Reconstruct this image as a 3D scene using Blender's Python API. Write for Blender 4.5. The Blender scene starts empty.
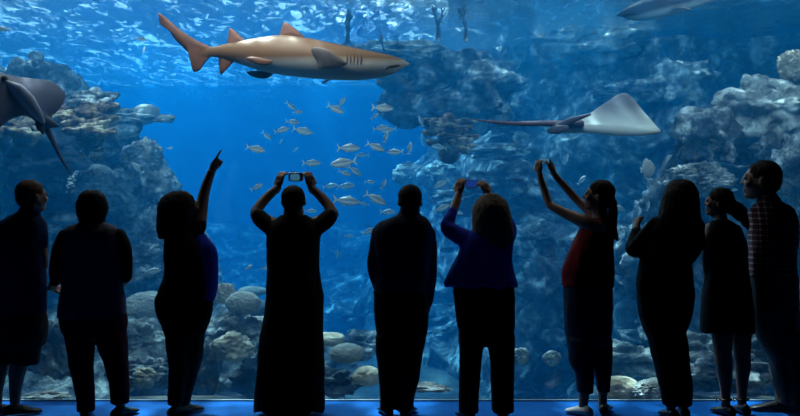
PANEL=9.5; GLARE=3500.0
import bpy, bmesh, math, random
from mathutils import Vector, Matrix, noise, Quaternion
R = math.radians
sc = bpy.context.scene
COL = sc.collection
F = 935.0; CH = 1.53
def at(px, py, Y): return Vector(((px-400)/F*Y, Y, CH-(py-208)/F*Y))

# ------------------------------------------------------------------ helpers
def tag(o, label=None, cat=None, group=None, kind=None):
    if label: o['label'] = label
    if cat: o['category'] = cat
    if group: o['group'] = group
    if kind: o['kind'] = kind
    return o
def empty(name, loc=(0,0,0)):
    o = bpy.data.objects.new(name, None); COL.objects.link(o); o.location = loc
    o.empty_display_size = 0.1
    return o
def link(name, me, parent=None, origin=None):
    """link a mesh given in WORLD coordinates; origin = where the object's own origin goes"""
    o = bpy.data.objects.new(name, me); COL.objects.link(o)
    if parent is not None:
        o.parent = parent
        me.transform(Matrix.Translation(-Vector(parent['_o'])) if '_o' in parent else Matrix.Identity(4))
    elif origin is not None:
        me.transform(Matrix.Translation(-Vector(origin))); o.location = origin
    return o
def root(name, loc):
    o = empty(name, loc); o['_o'] = list(loc); return o
class MB:
    def __init__(s): s.v=[]; s.f=[]; s.m=[]
    def add(s, vs, fs, m=0):
        k=len(s.v); s.v += [tuple(v) for v in vs]; s.f += [tuple(i+k for i in f) for f in fs]; s.m += [m]*len(fs)
    def box(s, a, b, m=0):
        x0,y0,z0=a; x1,y1,z1=b
        s.add([(x0,y0,z0),(x1,y0,z0),(x1,y1,z0),(x0,y1,z0),(x0,y0,z1),(x1,y0,z1),(x1,y1,z1),(x0,y1,z1)],
              [(0,3,2,1),(4,5,6,7),(0,1,5,4),(1,2,6,5),(2,3,7,6),(3,0,4,7)], m)
    def rings(s, rings, m=0, cap=True):
        n=len(rings[0]); vs=[v for r in rings for v in r]; fs=[]
        for i in range(len(rings)-1):
            for j in range(n):
                a=i*n+j; b=i*n+(j+1)%n; fs.append((a,b,b+n,a+n))
        if cap:
            vs.append(sum((Vector(v) for v in rings[0]),Vector())/n); c=len(vs)-1
            fs += [(c,(j+1)%n,j) for j in range(n)]
            vs.append(sum((Vector(v) for v in rings[-1]),Vector())/n); c=len(vs)-1; k=(len(rings)-1)*n
            fs += [(c,k+j,k+(j+1)%n) for j in range(n)]
        s.add(vs, fs, m)
    def tube(s, pts, rad, n=12, flat=1.0, m=0, ends=True):
        """round tube along pts (Vectors), radius list; rounded ends"""
        P=[Vector(p) for p in pts]; Rr=list(rad)
        if ends:
            d0=(P[0]-P[1]).normalized(); d1=(P[-1]-P[-2]).normalized()
            P=[P[0]+d0*Rr[0]*k for k in (.95,.72,.4)]+P+[P[-1]+d1*Rr[-1]*k for k in (.4,.72,.95)]
            Rr=[Rr[0]*k for k in (.3,.7,.92)]+Rr+[Rr[-1]*k for k in (.92,.7,.3)]
        up=None; rings=[]
        for i,p in enumerate(P):
            t=((P[min(i+1,len(P)-1)]-P[max(i-1,0)])).normalized()
            if up is None:
                up = Vector((0,1,0)) if abs(t.y)<.9 else Vector((1,0,0))
            u=(up-t*up.dot(t)).normalized(); up=u; w=t.cross(u)
            rings.append([p+u*math.cos(a)*Rr[i]*flat+w*math.sin(a)*Rr[i] for a in (2*math.pi*j/n for j in range(n))])
        s.rings(rings, m)
    def ball(s, c, r, n=14, k=9, m=0, rot=None):
        c=Vector(c); rx,ry,rz=(r,r,r) if not hasattr(r,'__len__') else r; rings=[]
        for i in range(1,k):
            th=math.pi*i/k; rg=[]
            for j in range(n):
                v=Vector((rx*math.sin(th)*math.cos(2*math.pi*j/n), ry*math.sin(th)*math.sin(2*math.pi*j/n), -rz*math.cos(th)))
                if rot is not None: v=rot@v
                rg.append(c+v)
            rings.append(rg)
        s.rings(rings, m)
    def mesh(s, name, mats, smooth=True, fix=True):
        me=bpy.data.meshes.new(name); me.from_pydata(s.v,[],s.f)
        for q in (mats if isinstance(mats,(list,tuple)) else [mats]): me.materials.append(q)
        me.polygons.foreach_set('material_index', s.m)
        if fix:
            bm=bmesh.new(); bm.from_mesh(me); bmesh.ops.recalc_face_normals(bm, faces=bm.faces); bm.to_mesh(me); bm.free()
        if smooth: me.polygons.foreach_set('use_smooth',[True]*len(me.polygons))
        me.update(); return me
    def build(s, name, mats, parent=None, smooth=True, origin=None):
        return link(name, s.mesh(name, mats, smooth), parent, origin)
def remesh(me, voxel, smooth=2, fac=.5):
    """fuse all the closed shells of a mesh into one continuous surface"""
    o=bpy.data.objects.new('tmp', me); COL.objects.link(o)
    md=o.modifiers.new('r','REMESH'); md.mode='VOXEL'; md.voxel_size=voxel; md.use_smooth_shade=True
    if smooth:
        ms=o.modifiers.new('s','SMOOTH'); ms.factor=fac; ms.iterations=smooth
    dg=bpy.context.evaluated_depsgraph_get(); dg.update()
    m2=bpy.data.meshes.new_from_object(o.evaluated_get(dg)); mats=list(me.materials)
    bpy.data.objects.remove(o); nm=me.name; bpy.data.meshes.remove(me); m2.name=nm
    m2.materials.clear()
    for q in mats[:1]: m2.materials.append(q)
    m2.polygons.foreach_set('material_index',[0]*len(m2.polygons))
    m2.polygons.foreach_set('use_smooth',[True]*len(m2.polygons))
    return m2

# ------------------------------------------------------------------ materials
def mat(name, col=(.5,.5,.5), rough=.6, spec=.3, metal=0):
    m=bpy.data.materials.new(name); m.use_nodes=True; b=m.node_tree.nodes['Principled BSDF']
    b.inputs['Base Color'].default_value=(*col,1); b.inputs['Roughness'].default_value=rough
    b.inputs['Specular IOR Level'].default_value=spec; b.inputs['Metallic'].default_value=metal
    return m
def N(m, t, **kw):
    n=m.node_tree.nodes.new(t)
    for k,v in kw.items():
        if k in n.inputs.keys(): n.inputs[k].default_value=v
        else: setattr(n,k,v)
    return n
def L(m,a,b): m.node_tree.links.new(a,b)
def noisy(name, cols, scale=4, rough=.8, bump=.4, dist=.02, detail=8, stops=None, spec=.2, bscale=None, coord='Object'):
    m=mat(name, cols[0], rough, spec); b=m.node_tree.nodes['Principled BSDF']
    tc=N(m,'ShaderNodeTexCoord'); n=N(m,'ShaderNodeTexNoise', Scale=scale, Detail=detail, Roughness=.65)
    L(m,tc.outputs[coord],n.inputs['Vector'])
    r=N(m,'ShaderNodeValToRGB'); e=r.color_ramp.elements
    stops=stops or [.3+.4*i/(len(cols)-1) for i in range(len(cols))]
    e[0].position=stops[0]; e[0].color=(*cols[0],1); e[1].position=stops[-1]; e[1].color=(*cols[-1],1)
    for p,c in list(zip(stops,cols))[1:-1]:
        q=e.new(p); q.color=(*c,1)
    L(m,n.outputs['Fac'],r.inputs[0]); L(m,r.outputs[0],b.inputs['Base Color'])
    if bump:
        n2=N(m,'ShaderNodeTexNoise', Scale=bscale or scale*4, Detail=6); L(m,tc.outputs[coord],n2.inputs['Vector'])
        bp=N(m,'ShaderNodeBump', Strength=bump, Distance=dist); L(m,n2.outputs['Fac'],bp.inputs['Height']); L(m,bp.outputs[0],b.inputs['Normal'])
    return m
def crust(m,sc1=7,st=.9,dist=.06):
    """adds a knobbly coral crust relief on top of a noisy material"""
    b=m.node_tree.nodes['Principled BSDF']; tc=N(m,'ShaderNodeTexCoord'); v=N(m,'ShaderNodeTexVoronoi',Scale=sc1); v.feature='SMOOTH_F1'; L(m,tc.outputs['Object'],v.inputs['Vector'])
    old=b.inputs['Normal'].links[0].from_socket; bp=N(m,'ShaderNodeBump',Strength=st,Distance=dist); bp.invert=True; L(m,v.outputs['Distance'],bp.inputs['Height']); L(m,old,bp.inputs['Normal']); L(m,bp.outputs[0],b.inputs['Normal']); return m
M={}
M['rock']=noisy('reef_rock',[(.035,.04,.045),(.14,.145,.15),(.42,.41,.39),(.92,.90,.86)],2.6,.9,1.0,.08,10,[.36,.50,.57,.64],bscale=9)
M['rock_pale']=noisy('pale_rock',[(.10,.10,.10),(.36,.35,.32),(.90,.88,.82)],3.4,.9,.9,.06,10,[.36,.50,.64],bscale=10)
M['rock_tan']=noisy('tan_rock',[(.24,.20,.15),(.55,.46,.34),(.85,.78,.64)],3.0,.9,.8,.05,10,[.36,.5,.64],bscale=12)
M['dome']=noisy('boulder_coral',[(.36,.34,.29),(.58,.55,.48)],9,.85,.8,.02,6,bscale=40)
M['plate']=noisy('plate_coral',[(.07,.04,.025),(.30,.19,.11),(.80,.66,.48)],4.5,.85,.8,.05,8,[.42,.52,.64],bscale=16)
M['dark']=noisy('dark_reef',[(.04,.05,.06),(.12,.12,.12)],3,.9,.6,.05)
M['sand']=noisy('sand',[(.05,.055,.055),(.15,.15,.14)],2,.9,.5,.02)
crust(M['rock'],5,1,.12); crust(M['rock_pale'],7,1,.09); crust(M['rock_tan'],9,1,.06); crust(M['dome'],26,.8,.02)
M['tank_paint']=mat('tank_paint',(.02,.10,.20),.9,.1)
M['black']=mat('black_paint',(.006,.006,.008),.8,.1)
M['carpet']=noisy('blue_carpet',[(.002,.085,.34),(.003,.12,.44)],60,.75,.25,.004,4,spec=.08)
M['sill']=mat('silicone_seal',(.42,.50,.52),.5,.3)

# acrylic: lets the light through, faint reflection
m=bpy.data.materials.new('acrylic'); m.use_nodes=True; nt=m.node_tree; nt.nodes.clear()
out=N(m,'ShaderNodeOutputMaterial'); mx=N(m,'ShaderNodeMixShader'); tr=N(m,'ShaderNodeBsdfTransparent'); gl=N(m,'ShaderNodeBsdfGlossy',Roughness=.03)
tr.inputs[0].default_value=(.97,.985,.99,1); mx.inputs[0].default_value=.035
L(m,tr.outputs[0],mx.inputs[1]); L(m,gl.outputs[0],mx.inputs[2]); L(m,mx.outputs[0],out.inputs[0]); M['acrylic']=m

# sea water: homogeneous scattering and absorption
WATER_S=0.035; WATER_A=(.17,.075,.036)
m=bpy.data.materials.new('sea_water'); m.use_nodes=True; nt=m.node_tree; nt.nodes.clear()
out=N(m,'ShaderNodeOutputMaterial'); ad=N(m,'ShaderNodeAddShader'); s1=N(m,'ShaderNodeVolumeScatter'); s2=N(m,'ShaderNodeVolumeAbsorption')
s1.inputs['Color'].default_value=(.01,.42,1,1); s1.inputs['Density'].default_value=WATER_S; s1.inputs['Anisotropy'].default_value=.25
mxa=max(WATER_A)*1.0001
s2.inputs['Color'].default_value=(1-WATER_A[0]/mxa,1-WATER_A[1]/mxa,1-WATER_A[2]/mxa,1); s2.inputs['Density'].default_value=mxa
L(m,s1.outputs[0],ad.inputs[0]); L(m,s2.outputs[0],ad.inputs[1]); L(m,ad.outputs[0],out.inputs['Volume']); M['water']=m

# rippled water surface seen from below
m=bpy.data.materials.new('water_surface'); m.use_nodes=True; nt=m.node_tree; nt.nodes.clear()
out=N(m,'ShaderNodeOutputMaterial'); mx=N(m,'ShaderNodeMixShader'); tr=N(m,'ShaderNodeBsdfTransparent'); gl=N(m,'ShaderNodeBsdfGlossy',Roughness=.12)
gl.inputs[0].default_value=(.8,.9,1,1)
tc=N(m,'ShaderNodeTexCoord'); mp=N(m,'ShaderNodeMapping'); mp.inputs['Scale'].default_value=(1.0,.42,1)
L(m,tc.outputs['Object'],mp.inputs[0])
nz=N(m,'ShaderNodeTexNoise',Scale=1.5,Detail=6,Roughness=.66,Distortion=1.0); L(m,mp.outputs[0],nz.inputs['Vector'])
n3=N(m,'ShaderNodeTexNoise',Scale=7.0,Detail=4,Roughness=.7,Distortion=.6); L(m,mp.outputs[0],n3.inputs['Vector'])
mu=N(m,'ShaderNodeMath',operation='MULTIPLY_ADD'); mu.inputs[1].default_value=.55; L(m,n3.outputs['Fac'],mu.inputs[0]); hh=N(m,'ShaderNodeMath',operation='MULTIPLY'); hh.inputs[1].default_value=.45; L(m,nz.outputs['Fac'],hh.inputs[0]); L(m,hh.outputs[0],mu.inputs[2])
rp=N(m,'ShaderNodeValToRGB'); rp.color_ramp.elements[0].position=.52; rp.color_ramp.elements[0].color=(.055,.055,.055,1); rp.color_ramp.elements[1].position=.60; rp.color_ramp.elements[1].color=(1,1,1,1)
L(m,mu.outputs[0],rp.inputs[0]); L(m,rp.outputs[0],mx.inputs[0])
bp=N(m,'ShaderNodeBump',Strength=.8,Distance=.12); L(m,mu.outputs[0],bp.inputs['Height']); L(m,bp.outputs[0],gl.inputs['Normal'])
rf=N(m,'ShaderNodeBsdfRefraction',Roughness=.28,IOR=1.12); b2=N(m,'ShaderNodeBump',Strength=1.0,Distance=.25); L(m,mu.outputs[0],b2.inputs['Height']); L(m,b2.outputs[0],rf.inputs['Normal'])
m2=N(m,'ShaderNodeMixShader'); m2.inputs[0].default_value=.42; L(m,rf.outputs[0],m2.inputs[1]); L(m,tr.outputs[0],m2.inputs[2])
L(m,gl.outputs[0],mx.inputs[1]); L(m,m2.outputs[0],mx.inputs[2]); L(m,mx.outputs[0],out.inputs[0]); M['surface']=m

# ------------------------------------------------------------------ the setting
WY=7.42; SURF=4.8; TX=17.0; TB=46.0
def struct(name, a, b, m):
    q=MB(); q.box(a,b); o=q.build(name,m,smooth=False); tag(o,kind='structure'); return o
struct('floor',(-6.2,-3.2,-.2),(6.2,WY-.02,0),M['carpet'])
struct('ceiling',(-6.2,-3.2,4.3),(6.2,WY-.001,4.5),M['black'])
struct('wall_back',(-6.2,-3.4,-.2),(6.2,-3.2,4.5),M['black'])
struct('wall_left',(-6.4,-3.4,-.2),(-6.2,WY-.001,4.5),M['black'])
struct('wall_right',(6.2,-3.4,-.2),(6.4,WY-.001,4.5),M['black'])
q=MB(); q.box((-TX-.3,WY,3.62),(TX+.3,WY+.06,7)); q.box((-TX-.3,WY,-2.3),(-5.2,WY+.06,3.62)); q.box((5.2,WY,-2.3),(TX+.3,WY+.06,3.62)); q.box((-5.2,WY,-2.3),(5.2,WY+.06,0.0))
o=q.build('wall_front',M['black'],smooth=False); tag(o,kind='structure')
q=MB(); q.box((-5.2,WY,0.0),(5.2,WY+.06,3.62)); o=q.build('window_1',M['acrylic'],smooth=False); tag(o,kind='structure')
q=MB(); q.box((-5.2,WY-.02,0.0),(5.2,WY-.001,0.012)); o=q.build('trim_1',M['sill'],smooth=False); tag(o,kind='structure')
struct('wall_tank_left',(-TX-.3,WY+.06,-2.3),(-TX,TB,7),M['tank_paint'])
struct('wall_tank_right',(TX,WY+.06,-2.3),(TX+.3,TB,7),M['tank_paint'])
struct('wall_tank_back',(-TX-.3,TB,-2.3),(TX+.3,TB+.3,7),M['tank_paint'])
# sandy tank bed
q=MB(); nx,ny=120,150; vs=[];fs=[]
for j in range(ny+1):
    for i in range(nx+1):
        x=-TX+2*TX*i/nx; y=WY+.06+(TB-WY-.06)*(j/ny)**1.6
        z=-.27+.08*noise.noise(Vector((x*.7,y*.7,0)))+.06*noise.noise(Vector((x*2.5,y*2.5,3)))-1.5*min(1,max(0,(y-8.8)/3.2))
        vs.append((x,y,z))
for j in range(ny):
    for i in range(nx):
        a=j*(nx+1)+i; fs.append((a,a+1,a+nx+2,a+nx+1))
q.add(vs,fs); o=link('ground',q.mesh('ground',M['sand'],fix=False)); tag(o,kind='structure')
struct('floor_tank',(-TX,WY+.06,-2.45),(TX,TB,-2.3),M['tank_paint'])

# water body and its surface
w=root('water',(0,WY+.3,0))
q=MB(); q.box((-TX+.01,WY+.07,-2.29),(TX-.01,TB-.01,SURF+.2)); 
tag(w,'clear blue sea water filling the whole tank behind the viewing window','water',kind='stuff')
q.build('water_body',M['water'],w,smooth=False)
q=MB(); vs=[];fs=[]; nx,ny=200,260
for j in range(ny+1):
    for i in range(nx+1):
        x=-TX+.05+(2*TX-.1)*i/nx; y=WY+.4+(TB-WY-.5)*j/ny
        z=SURF+.05*noise.noise(Vector((x*1.1,y*1.1,0)))+.03*noise.noise(Vector((x*3,y*3,5)))
        vs.append((x,y,z))
for j in range(ny):
    for i in range(nx):
        a=j*(nx+1)+i; fs.append((a,a+1,a+nx+2,a+nx+1))
q.add(vs,fs); link('water_surface',q.mesh('water_surface',M['surface'],fix=False),w)

# unseen slabs added to block light; the first darkens the right rear water
struct('light_block_rear',(4.5,18,5.35),(TX,TB,5.5),M['black'])
struct('light_block_front',(-TX,WY+.06,5.2),(TX,8.6,5.3),M['black'])  # added to keep the sun off the visitors

# unseen glow panel added to make surface glints, and glowing balls for sun glare
def glow(name,c,k):
    m=bpy.data.materials.new(name); m.use_nodes=True; nt=m.node_tree; nt.nodes.clear(); o=N(m,'ShaderNodeOutputMaterial'); e=N(m,'ShaderNodeEmission',Strength=k); e.inputs[0].default_value=(*c,1); L(m,e.outputs[0],o.inputs[0]); return m
q=MB(); q.box((-15,31,5.6),(1.6,31.1,9.6)); o=q.build('glow_panel',glow('panel_glow',(.85,.95,1),PANEL),smooth=False); tag(o,kind='structure')
t=root('glare_source',at(368,14,26)); tag(t,'added cluster of glowing balls standing in for sun glare above the shark','lamp')
c=at(368,14,26); gm=glow('glare_glow',(1,1,.97),GLARE); rng=random.Random(4); q=MB()
for k in range(11):
    a_=k*2.4; rr=.30*math.sqrt(k)*1.0; d=Vector((rr*math.cos(a_)*1.25,0,rr*math.sin(a_)*.8)); g=MB(); g.ball(c+d,.13+.09*rng.random(),14,9); g.build('glare_ball',gm,t)
    q.tube([c+d+Vector((0,.18,0)),c+d*.5+Vector((0,.35,0)),c+Vector((0,.4,.1))],[.05,.04,.04],8)
q.build('glare_frame',M['black'],t)
q=MB(); q.box(c+Vector((-.04,.2,.3)),c+Vector((.05,.3,3))); q.build('glare_bracket',M['black'],t,smooth=False)

# ------------------------------------------------------------------ reef
ICO={}
def ico(sub):
    if sub not in ICO:
        bm=bmesh.new(); bmesh.ops.create_icosphere(bm,subdivisions=sub,radius=1)
        bm.verts.ensure_lookup_table()
        ICO[sub]=([v.co.copy() for v in bm.verts],[tuple(v.index for v in f.verts) for f in bm.faces]); bm.free()
    return ICO[sub]
def rock_mesh(c, r, seed, style='rough', sub=5, rot=0):
    """boulder mesh in world coordinates round c with radii r (metres)"""
    V,Fc=ico(sub); c=Vector(c); r=Vector(r); sd=Vector((seed*7.3,seed*3.1,seed*1.7)); mr=(r.x*r.y*r.z)**(1/3)
    vs=[]; cr=math.cos(rot); sr=math.sin(rot)
    for v in V:
        if style=='rough':      # craggy lump with ledges
            d=.42*noise.noise(v*1.1+sd)+.22*noise.noise(v*2.6+sd)
            t=noise.turbulence(v*1.8+sd,4,False); d+=.22*(t-.55)+.12*(.5-noise.voronoi(v*3+sd)[0][0])
            d+=.07*math.sin(9*v.z+3*noise.noise(v*2+sd))+.05*noise.noise(v*14+sd)
        elif style=='lumpy':    # cauliflower of smaller knobs
            dd=noise.voronoi(v*2.8+sd)[0]; d=.30*noise.noise(v*1.2+sd)+.32*(.55-dd[0])+.14*(.5-noise.voronoi(v*7+sd)[0][0])
        elif style=='dome':     # rounded boulder coral
            d=.10*noise.noise(v*1.3+sd)+.03*noise.noise(v*5+sd)+.012*noise.noise(v*16+sd)
        elif style=='frilly':   # crowded upright blades
            d=.25*noise.noise(v*1.3+sd)+.35*abs(noise.noise(v*4.5+sd))+.25*abs(noise.noise(v*10+sd))
        p=v*(1+d)
        x,y=p.x*r.x,p.y*r.y
        vs.append(c+Vector((x*cr-y*sr,x*sr+y*cr,p.z*r.z)))
    q=MB(); q.add(vs,Fc); return q
def rock(label,px,py,Y,rx,ry,style='rough',m='rock',seed=None,name='rock',cat='rock',group=None,deep=.8,sub=None,rot=0):
    if Y in ('A','B','C','D'): Y=ondepth(px,py,{'A':YA,'B':YB,'C':YC,'D':YD}[Y])-.45
    rock.n+=1; seed=seed or rock.n
    c=at(px,py,Y); k=Y/F; r=(rx*k,rx*k*deep,ry*k)
    if sub is None: sub=5 if rx<20 else 6
    q=rock_mesh(c,r,seed,style,sub,rot); o=q.build(name,M[m],origin=(c.x,c.y,c.z-r[2])); tag(o,label,cat,group or {'rock':'boulders and ledges of the reef','coral':'corals of the reef'}[cat]); return o
rock.n=0
# great rock wall across the back on the right
def reef_wall(name,label,x0,x1,z0,zt,yf,amp,seed,m,nx=260,nz=110,E=26,T=16):
    """craggy rock face whose two ends and top run on backwards"""
    q=MB(); vs=[];fs=[]; sd=Vector((seed,seed*2,seed*3)); free=callable(zt)
    zf=zt if free else (lambda x: zt); TT=T if free else 0
    for jj in range(nz+TT+1):
        for ii in range(-E,nx+E+1):
            i=min(max(ii,0),nx); j=min(jj,nz); t=j/nz; back=.11*(abs(ii-i)+(jj-j)); side=(ii-i)/E
            ed=(1-i/nx)**4; x=x0+(x1-x0)*i/nx; z_=z0+3*t*1.8; x+=ed*1.3*noise.noise(Vector((seed,0,z_*.8)))+ed*.5*noise.noise(Vector((seed,4,z_*2.6)))
            z=z0+(zf(x)-z0)*t; P=Vector((x*.42,back*.42,z*.6))+sd
            d=1.2*noise.noise(P)+.9*(noise.turbulence(P*1.7,5,False)-.6)+.30*noise.noise(P*5)+.16*noise.noise(P*11)+.3*(.5-noise.voronoi(P*3.2)[0][0])
            fade=min(1,(1-t)*6); k=1 if free else fade
            y=yf(x,z)-amp*d*(.5+.5*fade)+back
            zz=z+.22*noise.noise(P*3+Vector((9,0,0)))*k+((.28*noise.noise(Vector((x*2.3,seed,back*2)))+.16*noise.noise(Vector((x*6,seed,back*5))))*t if free else 0)-.25*(jj-j)*.11
            xx=x+side*.25+(.45*noise.noise(Vector((seed,back*1.6,z*1.5)))+.2*noise.noise(Vector((seed,back*4,z*4))))*min(1,abs(side)*6)
            vs.append((xx,y,zz))
    W=nx+2*E+1
    for j in range(nz+TT):
        for i in range(W-1):
            a=j*W+i; fs.append((a,a+1,a+W+1,a+W))
    q.add(vs,fs); o=link(name,q.mesh(name,M[m],fix=False),None,((x0+x1)/2,yf((x0+x1)/2,z0),z0)); tag(o,label,'rock','large rock faces of the reef'); return o
def lerp(tab,x):
    if x<=tab[0][0]: return tab[0][1]
    for (a,b),(c,d) in zip(tab,tab[1:]):
        if x<=c: return b+(d-b)*(x-a)/(c-a)
    return tab[-1][1]
def sm(a,b,x):
    t=max(0,min(1,(x-a)/(b-a))); return t*t*(3-2*t)
def YA(x,z):   # the right reef face
    return 17.6-.42*max(0,x-1.5)-2.2*(1-sm(-1.2,2.0,z))+1.4*sm(2.5,4.7,z)+3.0*(1-sm(.5,2.2,x))+1.2*sm(3.2,2.2,x)*sm(1.8,3,z)
def YB(x,z):   # the left reef face
    return 14.6+.5*sm(1.9,2.6,z)+1.1*sm(2.5,1.2,z)-1.6*sm(1.4,-.6,z)+.6*max(0,x+3.6)
def YC(x,z): return 11.6+1.2*sm(-.3,.5,z)-2.0*sm(.1,-1.2,z)+.5*max(0,x+2.4)
def YD(x,z): return 12.2+.8*sm(1.5,3.2,z)-1.3*sm(1.2,-1.2,z)+.5*max(0,4.0-x)
def ondepth(px,py,f,Y=13.5):
    for _ in range(12): p=at(px,py,Y); Y=.5*Y+.5*f(p.x,p.z)
    return Y
reef_wall('rock_cliff','tall craggy blue rock wall closing the right half of the tank',
    .9,12.5,-1.9,4.74,YA,1.1,3,'rock',320,160)
reef_wall('rock_cliff','far dim rock rise seen past the left edge of the right reef wall',
    -1.2,7,-1.9,lambda x:lerp([(-1.2,-1.2),(-.3,.6),(.4,1.6),(1.4,3.4),(2.5,4.4),(7,4.5)],x),lambda x,z:24.5+z*.5,1.4,23,'rock',200,110)
reef_wall('rock_cliff','low hazy rock bank deep in the water behind the fish school',
    -15,6,-1.9,1.0,lambda x,z:30+z*2.0,1.5,8,'rock',200,60)
reef_wall('rock_cliff','craggy left reef bank carrying the plate corals',
    -9.5,-2.7,-1.9,lambda x:lerp([(-9,3.9),(-6,3.75),(-5.1,3.5),(-4.6,3.0),(-4.15,2.4),(-3.8,1.85),(-3.5,1.2),(-3.2,.4),(-2.7,-.8)],x),YB,.8,12,'rock',240,130)
reef_wall('rock_cliff','nearer lit rock outcrop rising at the right edge behind the checked shirt man',
    3.5,9,-1.9,lambda x:lerp([(3.5,1.2),(3.62,1.9),(3.8,2.15),(4.2,2.5),(4.7,2.85),(5.3,3.1),(9,3.3)],x),YD,.7,31,'rock',200,150)
reef_wall('rock_cliff','low rock slope behind the legs of the left visitors',
    -6.5,-1.15,-1.6,lambda x:lerp([(-6.5,.1),(-4.6,.05),(-3.2,.12),(-2.6,.3),(-1.9,.34),(-1.5,.1),(-1.15,-.5)],x),YC,.55,17,'rock',240,90)
r=rock
# upper left reef
r('rough grey rock hump topping the reef behind the spotted ray',14,92,'B',34,27,'rough','rock')
r('rounded blue-grey rock with a ribbed knob on its crest',46,84,'B',30,22,'lumpy','rock')
r('pale ribbed coral knob on the crest of the upper reef',36,57,'B',8,6,'dome','rock_pale',name='ribbed_coral',cat='coral')
r('knobbly pale coral cluster sloping down from the crest beside the ray wing',66,80,'B',13,10,'lumpy','rock_pale',name='coral_cluster',cat='coral')
r('small white coral lump at the foot of the knobbly coral slope',72,92,'B',7,10,'lumpy','rock_pale',name='coral_cluster',cat='coral')
r('long pale ledge rock reaching into open water past the plate coral',127,118,'B',30,9,'rough','rock_pale')
r('domed coral head on top of the ledge that reaches into open water',146,111,'B',13,7,'dome','dome',name='boulder_coral',cat='coral')
r('thin tip of reef ledge pointing into open blue water',165,119,'B',12,4,'rough','rock_tan')
r('smooth shaded boulder under the ledge tip',118,128,'B',24,12,'dome','rock')
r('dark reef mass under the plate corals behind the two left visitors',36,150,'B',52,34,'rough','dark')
r('hazy pale coral dome low on the left reef slope',98,172,'B',14,8,'dome','dome',name='boulder_coral',cat='coral')
r('bushy pale-tipped coral thicket on the slope between second visitor and pointing woman',134,196,'B',32,26,'frilly','rock_pale',name='coral_thicket',cat='coral')
r('lower frilly coral thicket fading into the haze below the bushy one',118,228,'B',30,20,'frilly','rock',name='coral_thicket',cat='coral')
r('dome coral showing between the heads of the two left visitors',66,218,'B',15,8,'dome','rock_pale',name='boulder_coral',cat='coral')
r('coral lump right above the left visitor shoulder',52,226,'B',12,9,'frilly','rock',name='coral_thicket',cat='coral')
# lower left
r('large pale boulder behind the waist of the pointing woman',150,308,11.5,26,17,'dome','dome')
r('craggy rock pile between second visitor and pointing woman legs',140,342,10.8,32,24,'rough','rock_pale',sub=6)
r('knobbly low rock at the foot of the craggy pile',140,372,10.2,28,16,'lumpy','rock',sub=6)
r('white crusted stone low in front of the craggy pile',146,375,9.6,11,8,'rough','rock_tan')
r('grey slope stone seen between the two left visitors',58,352,10.2,30,32,'rough','rock')
r('flat pale slab on the sand between the shins of the left visitors',46,396,8.6,20,5,'rough','rock_pale')
r('dark slope rock behind the knees of the pointing woman',185,350,11,30,36,'rough','rock')
# between the pointing woman and the long dress
r('ridged tan coral clump beside the brain coral boulder',223,294,10.9,12,9,'frilly','rock_tan',name='coral_clump',cat='coral')
r('smooth oval brain coral boulder beside the long dark dress',243,303,10.6,18,12,'dome','dome',name='brain_coral',cat='coral')
r('broad rugged rock mass supporting the oval brain coral',238,334,10.8,36,21,'rough','rock_pale',sub=6)
r('tan plate-like coral shelf jutting from the rugged rock mass',233,347,10,19,13,'lumpy','rock_tan',name='coral_clump',cat='coral')
r('pale sloping base rock below the tan coral shelf',206,372,10.2,16,30,'rough','rock')
r('dim hazy rock behind the brain coral boulder',265,322,12.4,18,14,'rough','rock')
r('faint dome coral far behind the brain coral',252,291,14,15,5,'dome','dome',name='boulder_coral',cat='coral')
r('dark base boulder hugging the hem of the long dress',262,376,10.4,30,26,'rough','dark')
# between the long dress and centre man
r('pale weathered log-like rock leaning behind the long dress',329,339,10.4,17,7,'dome','rock_tan',rot=.5)
r('rounded tan boulder standing between long dress and centre man',347,353,10,18,10,'dome','dome')
r('tilted grey boulder tucked beside the centre man knee',367,376,9.7,15,10,'dome','rock_tan')
r('hazy big rock hump behind the two tan boulders',362,346,12.5,26,14,'rough','rock')
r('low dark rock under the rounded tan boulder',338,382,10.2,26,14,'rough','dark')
# centre to blonde woman and ponytail woman
r('speckled coral outcrop above the head of the centre man',412,176,'A',17,11,'frilly','rock_tan',name='coral_thicket',cat='coral')
r('hazy coral boulder left of the blonde woman raised hands',440,178,'A',20,14,'lumpy','rock_pale')
r('pale ledge rock below the long tail of the right ray',500,152,'A',30,9,'rough','rock_pale')
r('short rock knob on the ledge under the ray tail',521,140,'A',8,8,'lumpy','rock_pale')
r('broad mottled rock bank between the raised phones',505,182,'A',44,17,'rough','rock')
r('lower mottled rock behind the blonde woman head',470,202,'A',36,16,'lumpy','rock')
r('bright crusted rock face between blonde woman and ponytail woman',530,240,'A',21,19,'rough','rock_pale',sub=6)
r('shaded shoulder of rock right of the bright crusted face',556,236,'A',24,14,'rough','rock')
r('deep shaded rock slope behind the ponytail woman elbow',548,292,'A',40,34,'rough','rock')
r('white coral tuft standing low between blonde woman and ponytail woman',529,322,'A',10,14,'frilly','rock_pale',name='coral_tuft',cat='coral')
r('small coral fan cluster on the slope beside ponytail woman thigh',555,338,'A',13,8,'frilly','rock',name='coral_tuft',cat='coral')
r('tiny pale coral sprig near the ponytail woman knee',552,358,11.4,8,6,'frilly','rock_pale',name='coral_tuft',cat='coral')
r('curved pale coral low beside the blonde woman leg',521,356,11.4,8,7,'frilly','rock_pale',name='coral_tuft',cat='coral')
r('flat silt-covered slab on the bed between centre man and blonde woman',428,388,8.8,22,4,'rough','rock_pale')
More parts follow.
